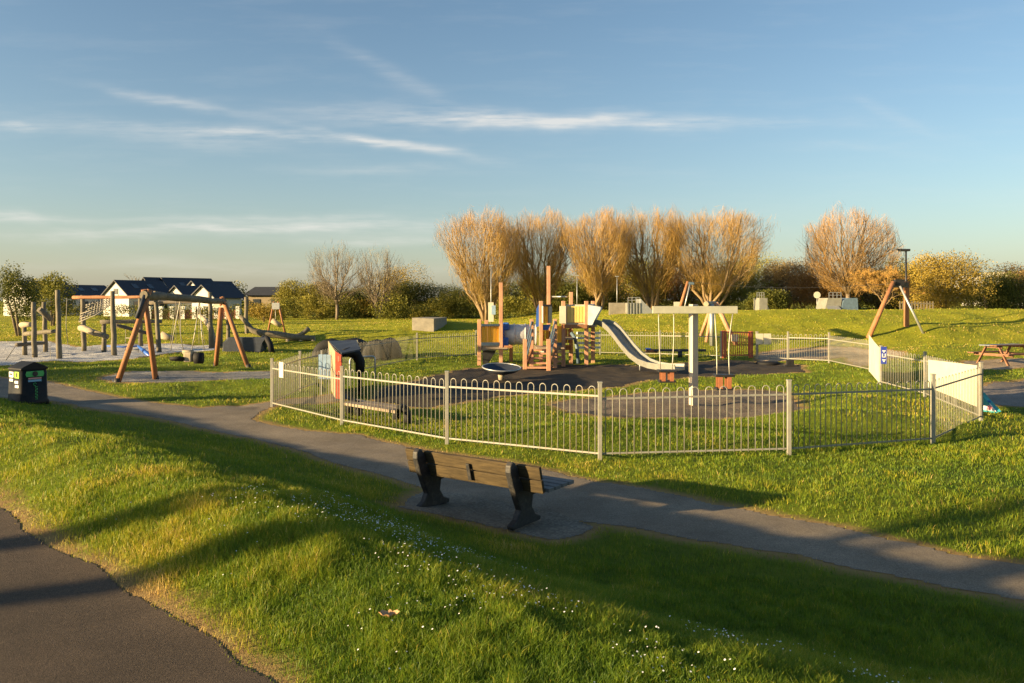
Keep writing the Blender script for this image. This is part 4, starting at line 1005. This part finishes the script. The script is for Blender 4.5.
# low plank bench
r=thing('low_bench',G(375,420),'low weathered plank bench on black rubber supports just inside the front fence','bench')
A=W(341.5,401.5,17.4);B=W(395,411.5,16.1);C=W(397.5,406,17.0);D=W(357,399.5,18.0)
for k in range(2):
    t0_,t1_=k*.5+.01,k*.5+.49
    a,b_,c_,d_=A.lerp(D,t0_),B.lerp(C,t0_),B.lerp(C,t1_),A.lerp(D,t1_);zz=(A.z+B.z)/2
    m=MB();m.prism([V((q.x,q.y,zz)) for q in(a,b_,c_,d_)],(0,0,-.06));m.build('plank',M['plank'],r,bevel=.006)
for e0,e1,k in((B,C,1),(A,D,0)):
    m=MB();c_=(e0+e1)/2;ux=(B-A).normalized();c_=c_+ux*(.14 if k else .12);g_=hz(c_.x,c_.y)
    m.path([V((c_.x,c_.y,g_-.1))-ux*.1,V((c_.x,c_.y,g_+.16))-ux*.13,V((c_.x,c_.y,g_+.3))+ux*.02,V((c_.x,c_.y,g_+.28))+ux*.16,V((c_.x,c_.y,g_+.12))+ux*.24,V((c_.x,c_.y,g_-.1))+ux*.24],.085,8);m.build('support',M['rubber'],r)
# planter box
pb=G(428,330.5);dB=pb.y
r=tag(MB().prism([V((W(412,0,dB).x,dB,pb.z-.1)),V((W(434,0,dB-.3).x,dB-.3,pb.z-.15)),V((W(447,0,dB+1.6).x,dB+1.6,pb.z-.1)),V((W(424,0,dB+1.9).x,dB+1.9,pb.z-.1))],(0,0,.85)).build('concrete_box',M['concrete'],loc=pb,bevel=.02),'low pale concrete box on the grassy mound beyond the playground','box')
# back swing / pendulum group
dS=42.;r=thing('timber_swing',at(711,dS),'timber A frame swing seen end on behind the T shaped swing','swing')
for px,mat in((700,'post'),(706,'post'),(737,'post')):
    b_=at(px,dS+(1.5 if px<705 else 0));MB().tube(b_-V((0,0,.1)),W(713 if px<730 else 716,303,dS),.13 if px>730 else .09,.12,10).build('leg',M[mat],r)
MB().tube(at(712,dS-1)-V((0,0,.1)),W(711.5,304,dS-1),.12,.12,10).build('post',M['steel'],r)
MB().log(W(706,304,dS-1.4),W(717,303.5,dS+2),.13,4).build('top_log',M['pale_log'],r)
MB().box(W(734.5,338,dS-.3),.35,.2,.35).build('sign_plate',M['banner'],r)
# see-saw
dQ=34.;r=thing('seesaw',at(672,dQ),'low seesaw with an orange and blue seat by the back fence','seesaw')
MB().beam(W(654,350.3,dQ),W(706,350.3,dQ),.12,.1).build('beam',M['navy'],r,bevel=.02)
m=MB();m.prism([W(645,352.5,dQ),W(649,348.5,dQ),W(658,350,dQ),W(658,353,dQ)],(0,.3,0));m.build('seat',M['orange'],r,bevel=.03)
MB().box(W(648,349,dQ+.1),.2,.3,.08).build('seat_pad',M['blue'],r,bevel=.02)
MB().tube(at(680,dQ)-V((0,0,.05)),W(680,351,dQ),.12,.09,10).build('pivot',M['black'],r)
# stepping pad
p=G(768,364.5);tag(MB().lathe(p+V((0,0,-.02)),[(.45,0),(.47,.08),(.42,.13),(.02,.14)],20).build('bounce_pad',M['rubber'],loc=p),'low black round pad on the sandy path in front of the white notices','pad')
p=G(790,366.3);tag(MB().box(p+V((0,0,.12)),.3,.1,.28).box(p+V((0,0,.02)),.5,.3,.06).build('step_block',M['black'],loc=p,bevel=.02),'small black step block right of the round pad','block')
# zip wire
zA=G(868,337.5);dZ=zA.y;r=thing('zipline_frame',zA,'zip wire frame with a rust red leg, a pale steel leg and a dark post','zip wire')
ap=W(893.5,282,dZ+.6)
MB().tube(zA-V((0,0,.1)),ap,.14,.12,10).build('leg',M['timber'],r)
MB().tube(at(924,dZ)-V((0,0,.1)),W(900,286,dZ+.6),.065,.06,10).build('leg',M['steel'],r)
MB().box(at(907.5,dZ+1.2).lerp(W(905.5,282,dZ+1.2),.5),.22,.22,(W(0,282,dZ+1.2).z-hz(W(907,0,50).x,dZ+1.2))+.1).build('post',M['timber'],r)
MB().beam(W(893,285,dZ+.8),W(907,285,dZ+1.),.25,.3).build('head_beam',M['log_dark'],r)
MB().box(W(899,282.5,dZ+.8),.5,.3,.35).build('pulley_box',M['black'],r)
dY=62.;r2=thing('zipline_frame',at(688,dY),'far zip wire frame with a brown leg above the T shaped swing','zip wire')
ap2=W(688,281.5,dY)
MB().tube(at(678,dY)-V((0,0,.1)),ap2,.14,.12,8).build('leg',M['timber'],r2)
MB().tube(at(683,dY+.8)-V((0,0,.1)),W(690,284,dY+.8),.06,.06,8).build('leg',M['steel'],r2)
MB().box(W(691,283.3,dY),.4,.4,.2).build('head_plate',M['bluegrey'],r2)
m=MB();aa=ap+V((-.1,0,-.1));k=14
m.path([aa.lerp(ap2,i/k)-V((0,0,.35*math.sin(math.pi*i/k))) for i in range(k+1)],.01,5);tag(m.build('zip_wire_cable',M['black'],loc=aa),'thin steel cable sagging between the two zip wire frames','cable')
# lamp post
lb=at(906,dZ+3);r=thing('lamp_post',lb,'tall thin dark lamp post beside the right zip wire frame','lamp post')
zt=W(905,251,lb.y);MB().tube(lb-V((0,0,.1)),V((lb.x,lb.y,zt.z)),.07,.05,10).build('pole',M['black'],r)
MB().box(V((lb.x-.12,lb.y,zt.z+.05)),.62,.35,.14).build('lamp_head',M['black'],r,bevel=.03)
MB().box(V((lb.x-.42,lb.y,zt.z+.1)),.25,.25,.06).build('lamp_bracket',M['black'],r)
# thin floodlight poles
for px,yt,d_,lb_,big in((491,266,62,'tall thin pale pole with white base cabinet and blue box behind the climbing tower',1),(577,276,66,'tall thin grey pole rising behind the yellow tower panel',0),(617,277,68,'thin grey pole rising above the slide',0)):
    b_=at(px,d_);r=thing('floodlight_pole',b_,lb_,'pole','thin poles behind the playground');t=W(px,yt,d_)
    MB().tube(b_,t,.035,.025,8).build('pole',M['steel'],r);MB().box(t+V((0,0,.05)),.3,.2,.07).build('lamp_head',M['steel'],r)
    if big:
        MB().box((b_.x,d_-.2,W(0,312,d_).z),.42,.3,1.5).build('cabinet',M['banner'],r);MB().box(W(493.5,310,d_-.3),.32,.3,.7).build('blue_box',M['lightblue'],r)
b_=at(817,66);r=thing('round_sign',b_,'small white round sign on a thin post on top of the right mound','sign')
t=W(817,295,66);MB().tube(b_,t,.03,n=6).build('post',M['steel'],r);MB().lathe(t-V((0,.05,0)),[(.28,0),(.28,.04)],16,(0,1,0)).build('disc',M['banner'],r)
b_=at(677,63);r=thing('square_sign',b_,'small white square sign above the left of the T swing crossbar','sign')
t=W(676.8,304.5,63);MB().tube(b_,t,.04,n=6).build('post',M['steel'],r);MB().box(t-V((0,.06,0)),.5,.04,.42).build('plate',M['banner'],r)
# skate ramps
d_=60.
r=thing('skate_ramp',at(640,d_),'pale quarter pipe ramp with a slatted platform behind the slide','ramp','skate ramps')
z=hz(W(640,0,d_).x,d_)
MB().box((W(634,0,d_).x,d_+1,(z+W(0,303,d_).z)/2),14*d_/F,2,W(0,303,d_).z-z).build('platform',M['ramp'],r)
m=MB()
for k in range(5):m.box(W(628+3*k,309,d_-.03),.06,.05,.9)
m.build('railing',M['steel'],r)
m.v=m.v
pf=[W(641,299,d_)]+[V((W(641+15*math.sin(a),0,d_).x,d_,z+(W(0,300,d_).z-z)*(1-math.cos(math.pi/2-a))+.02)) for a in(.3,.6,.9,1.2,1.5)]+[V((W(656,0,d_).x,d_,z-.1)),V((W(641,0,d_).x,d_,z-.1))]
MB().prism(pf,(0,2.2,0)).build('ramp',M['steel'],r)
r=tag(MB().box((W(618,0,61).x,61,z+.35),18*61/F,.3,.95).build('low_wall',M['concrete'],loc=at(618,61)),'low pale wall left of the slatted quarter pipe platform','wall')
d_=64.;r=thing('skate_ramp',at(763,d_),'small white slatted ramp end on the mound beside a dark bush','ramp','skate ramps')
z=hz(W(763,0,d_).x,d_)
MB().box((W(760.5,0,d_).x,d_,(z+W(0,298,d_).z)/2),8*d_/F,1.5,W(0,298,d_).z-z).build('platform',M['ramp'],r)
MB().prism([V((W(764.5,0,d_).x,d_-.7,z+.7)),V((W(768,0,d_).x,d_-.7,z-.05)),V((W(756,0,d_).x,d_-.7,z-.05)),V((W(756,0,d_).x,d_-.7,z+.1))],(0,1.4,0)).build('ramp',M['tbeam'],r)
r=thing('skate_ramp',at(840,d_),'wide grey skate ramp with sloping blue face left of the pale stemmed tree','ramp','skate ramps')
z=hz(W(840,0,d_).x,d_);zt_=W(0,298,d_).z
X_=lambda p:W(p,0,d_).x
MB().prism([V((X_(821),d_,z-.05)),V((X_(825),d_,z+.3)),V((X_(828),d_,zt_)),V((X_(842),d_,zt_)),V((X_(840),d_,z-.05))],(0,2,0)).build('platform',M['ramp'],r)
MB().prism([V((X_(840),d_-.1,z-.05)),V((X_(843),d_-.1,zt_-.2)),V((X_(848),d_-.1,zt_)),V((X_(857),d_-.1,zt_)),V((X_(858),d_-.1,z-.05))],(0,2,0)).build('ramp',M['bluegrey'],r)
MB().prism([V((X_(823),d_-.9,z)),V((X_(827),d_-.02,z+.6)),V((X_(838),d_-.02,z+.6)),V((X_(841),d_-.9,z))],(0,.0,-.1)).build('apron',M['steel'],r)
for o_,p0_,p1_,yt_ in ((0,628,640,303),(1,757,764,298),(2,829,841,298)):
    par=[q for q in bpy.data.objects if q.name.startswith('skate_ramp')][o_];dd0=60 if o_==0 else 64;m=MB()
    for k in range(4):
        p_=p0_+(p1_-p0_)*k/3;m.beam(W(p_,yt_+.3,dd0+1.2),W(p_,yt_-5.5,dd0+1.2),.04,.04,(1,0,0))
    for q_ in(-5.5,-2.8):m.beam(W(p0_,yt_+q_,dd0+1.2),W(p1_,yt_+q_,dd0+1.2),.035,.035)
    m.build('guard_rail',M['steel'],par)
# park railing on the mound
r=thing('railing',at(920,70),'low grey wooden railing in front of the golden tree','fence');m=MB()
for k in range(12):
    p=at(900+k*3,70);m.box(p+V((0,0,.5)),.1,.05,1.)
m.beam(at(900,70,.8),at(933,70,.8),.04,.1);m.build('rails',M['grey_log'],r)
# picnic table
p0=G(1003,367);a=math.radians(24);u=V((math.cos(a),math.sin(a)*.9,0)).normalized();w=V((-u.y,u.x,0))
pc=G(1003,365.3)+V((.2,.2,0));r=thing('picnic_table',pc,'wooden picnic table with attached benches at the right edge of the picture','picnic table')
Z1=V((0,0,1))
def TT(s,t,z):return pc+u*s+w*t+Z1*z
for k in range(5): MB().box(TT(0,(k-2)*.15,.76),1.9,.14,.045,(u,w,Z1)).build('top_plank',M['tabletop' if k>1 else 'table'],r,bevel=.005)
for s in(-1,1):
    for k in(0,1): MB().box(TT(0,s*(.66+.14*k),.45),1.9,.13,.045,(u,w,Z1)).build('bench_plank',M['table'],r,bevel=.005)
for s in(-.68,.68):
    for t in(-1,1): MB().beam(TT(s,t*.68,-.05),TT(s,t*.25,.74),.05,.11,u).build('leg',M['table'],r,bevel=.004)
    MB().beam(TT(s+.04,-.8,.40),TT(s+.04,.8,.40),.04,.1).build('crosspiece',M['table'],r);MB().beam(TT(s+.04,-.36,.70),TT(s+.04,.36,.70),.04,.08).build('crosspiece',M['table'],r)
# colourful board
b0=G(984,413);dK=b0.y;r=thing('play_board',b0,'teal edged triangular board with pink patch leaning behind the fence corner','board')
MB().prism([W(979,391,dK),W(985,393,dK),W(991,400.5,dK),W(1001.5,411.5,dK-.1),W(996,413,dK-.1),W(979,411,dK)],(.02,.05,0)).build('board',M['teal'],r,bevel=.004)
MB().prism([W(979,400,dK-.006),W(986,399.5,dK-.006),W(990,403,dK-.006),W(996,411.5,dK-.106),W(984,410.5,dK-.006),W(979,409,dK-.006)],(0,-.012,0)).build('white_patch',M['sticker_white'],r)
MB().lathe(W(989.5,407.8,dK-.14),[(.055,0),(.05,.012)],12,(0,-1,0)).build('pink_patch',M['pink'],r)
MB().prism([W(984.5,400,dK-.02),W(990,400.5,dK-.02),W(991,403,dK-.05)],(0,-.012,0)).build('blue_patch',M['blue'],r)
# dry leaf
p=G(389,628);nu,nw=8,5;vs_=[]
for a_ in range(nu+1):
    for b_ in range(nw+1):
        u_=a_/nu*2-1;w_=(b_/nw*2-1)*math.sqrt(max(0,1-u_*u_))*.6
        vs_.append(p+V((u_*.05,w_*.05,.055+.022*u_*u_+.05*w_*w_+.006*math.sin(a_*2.3+b_))))
m=MB().add(vs_,[(a_*(nw+1)+b_,(a_+1)*(nw+1)+b_,(a_+1)*(nw+1)+b_+1,a_*(nw+1)+b_+1) for a_ in range(nu) for b_ in range(nw)],True)
tag(m.build('dry_leaf',mk('dry leaf tan',(.5,.3,.15),.3,30,.8),loc=p),'curled tan dry leaf lying in the foreground grass','leaf')

# clean helper props
for o in bpy.data.objects:
    if '_wl' in o: del o['_wl']
# ------------------------------------------------------------ world
w=bpy.data.worlds.new('World');sc.world=w;w.use_nodes=True;nt=w.node_tree;nt.nodes.clear()
def N(ty):return nt.nodes.new(ty)
out=N('ShaderNodeOutputWorld');bg=N('ShaderNodeBackground');sky=N('ShaderNodeTexSky');sky.sky_type='NISHITA';sky.sun_disc=False
sky.sun_elevation=math.radians(SUN_EL);sky.sun_rotation=math.radians(SAZ+180);sky.air_density=1.0;sky.dust_density=1.2;sky.ozone_density=2.2
bg.inputs[1].default_value=.07
def m_(op,a,b=0.,c=0.):
    x=N('ShaderNodeMath');x.operation=op
    for i,v in enumerate((a,b,c)):
        if hasattr(v,'is_linked'):nt.links.new(v,x.inputs[i])
        else:x.inputs[i].default_value=v
    return x.outputs[0]
tc=N('ShaderNodeTexCoord');sp_=N('ShaderNodeSeparateXYZ');nt.links.new(tc.outputs['Generated'],sp_.inputs[0])
yy=m_('MAXIMUM',sp_.outputs[1],.05);U=m_('DIVIDE',sp_.outputs[0],yy);Vv=m_('DIVIDE',sp_.outputs[2],yy)
def cn(su,sv,scale,detail=6):
    c=N('ShaderNodeCombineXYZ');nt.links.new(m_('MULTIPLY',U,su),c.inputs[0]);nt.links.new(m_('MULTIPLY',Vv,sv),c.inputs[1])
    n=N('ShaderNodeTexNoise');n.inputs['Scale'].default_value=scale;n.inputs['Detail'].default_value=detail;n.inputs['Roughness'].default_value=.62;nt.links.new(c.outputs[0],n.inputs['Vector']);return n.outputs[0]
n1=cn(1,7,5);n2=cn(1.6,16,9)
wob=m_('MULTIPLY',m_('SUBTRACT',cn(1,2,6,3),.5),.035)
V2=m_('ADD',Vv,wob)
tot=None
for px,py,hl,th_,sl,st in[(590,121,150,7,.01,.95),(440,116,110,10,.06,.5),(265,134,62,5,.05,1.),(388,142,62,4.5,.2,.95),(180,104,60,5,.2,.5),(160,134,110,9,.12,.4),(20,128,26,4,0,.6),(395,75,50,8,.55,.25),(20,218,42,5,.03,.7),(235,229,110,4.5,-.02,.75),(390,228,80,7,.0,.45),(400,240,70,3.5,0,.5),(390,170,70,5,0,.3),(90,235,90,6,0,.35),(300,268,200,8,0,.25),(250,220,160,4,0,.35),(890,115,30,6,.45,.2),(860,147,60,5,0,.15)]:
    u0=(px-512)/F;v0=(300-py)/F;du=m_('SUBTRACT',U,u0);dv=m_('ADD',m_('SUBTRACT',V2,v0),m_('MULTIPLY',du,sl))
    a=m_('POWER',m_('ABSOLUTE',m_('DIVIDE',du,hl*1.2/F)),2.);b=m_('POWER',m_('ABSOLUTE',m_('DIVIDE',dv,th_/F)),2.)
    g=m_('MULTIPLY',m_('EXPONENT',m_('MULTIPLY',m_('ADD',a,b),-1.)),st)
    tot=g if tot is None else m_('ADD',tot,g)
nn_=m_('MULTIPLY',m_('SUBTRACT',m_('ADD',m_('MULTIPLY',n1,.55),m_('MULTIPLY',n2,.6)),.37),3.1)
veil=m_('MULTIPLY',m_('MAXIMUM',m_('SUBTRACT',n1,.5),0),.35)
cl=m_('MINIMUM',m_('MAXIMUM',m_('ADD',m_('MULTIPLY',tot,nn_),veil),0.),1.)
front=m_('GREATER_THAN',sp_.outputs[1],.05);cl=m_('MULTIPLY',m_('MULTIPLY',cl,front),.7)
mx=N('ShaderNodeMix');mx.data_type='RGBA';nt.links.new(cl,mx.inputs[0]);tn=N('ShaderNodeMix');tn.data_type='RGBA';tn.blend_type='MULTIPLY';tn.inputs[0].default_value=1;nt.links.new(sky.outputs[0],tn.inputs[6]);tn.inputs[7].default_value=(.86,.88,.86,1)
hz_=N('ShaderNodeMix');hz_.data_type='RGBA';nt.links.new(m_('MULTIPLY',m_('EXPONENT',m_('MULTIPLY',m_('MAXIMUM',sp_.outputs[2],0.),-9.)),.34),hz_.inputs[0]);nt.links.new(tn.outputs[2],hz_.inputs[6]);hz_.inputs[7].default_value=(3.5,3.25,2.95,1)
nt.links.new(hz_.outputs[2],mx.inputs[6]);mx.inputs[7].default_value=(4.2,4.0,3.7,1)
nt.links.new(mx.outputs[2],bg.inputs[0]);nt.links.new(bg.outputs[0],out.inputs[0])
# ------------------------------------------------------------ sun, camera
sun=bpy.data.lights.new('sun','SUN');sun.energy=5.;sun.angle=math.radians(.6);sun.color=(1,.73,.38)
so=bpy.data.objects.new('sun',sun);COL.objects.link(so);e=math.radians(SUN_EL)
so.rotation_euler=V((LX*math.cos(e),LY*math.cos(e),-math.sin(e))).to_track_quat('-Z','Y').to_euler()
cam=bpy.data.cameras.new('camera');co=bpy.data.objects.new('camera',cam);COL.objects.link(co)
cam.sensor_width=36;cam.lens=36*F/1024;cam.shift_y=-(341.5-HY)/1024;cam.clip_start=.05;cam.clip_end=5000
co.location=(0,0,H);co.rotation_euler=(math.pi/2,0,0);sc.camera=co
sc.view_settings.view_transform='Standard';sc.view_settings.look='None';sc.view_settings.exposure=1.68;sc.view_settings.gamma=1;sc.view_settings.use_curve_mapping=False
sc.render.resolution_x=1024;sc.render.resolution_y=683
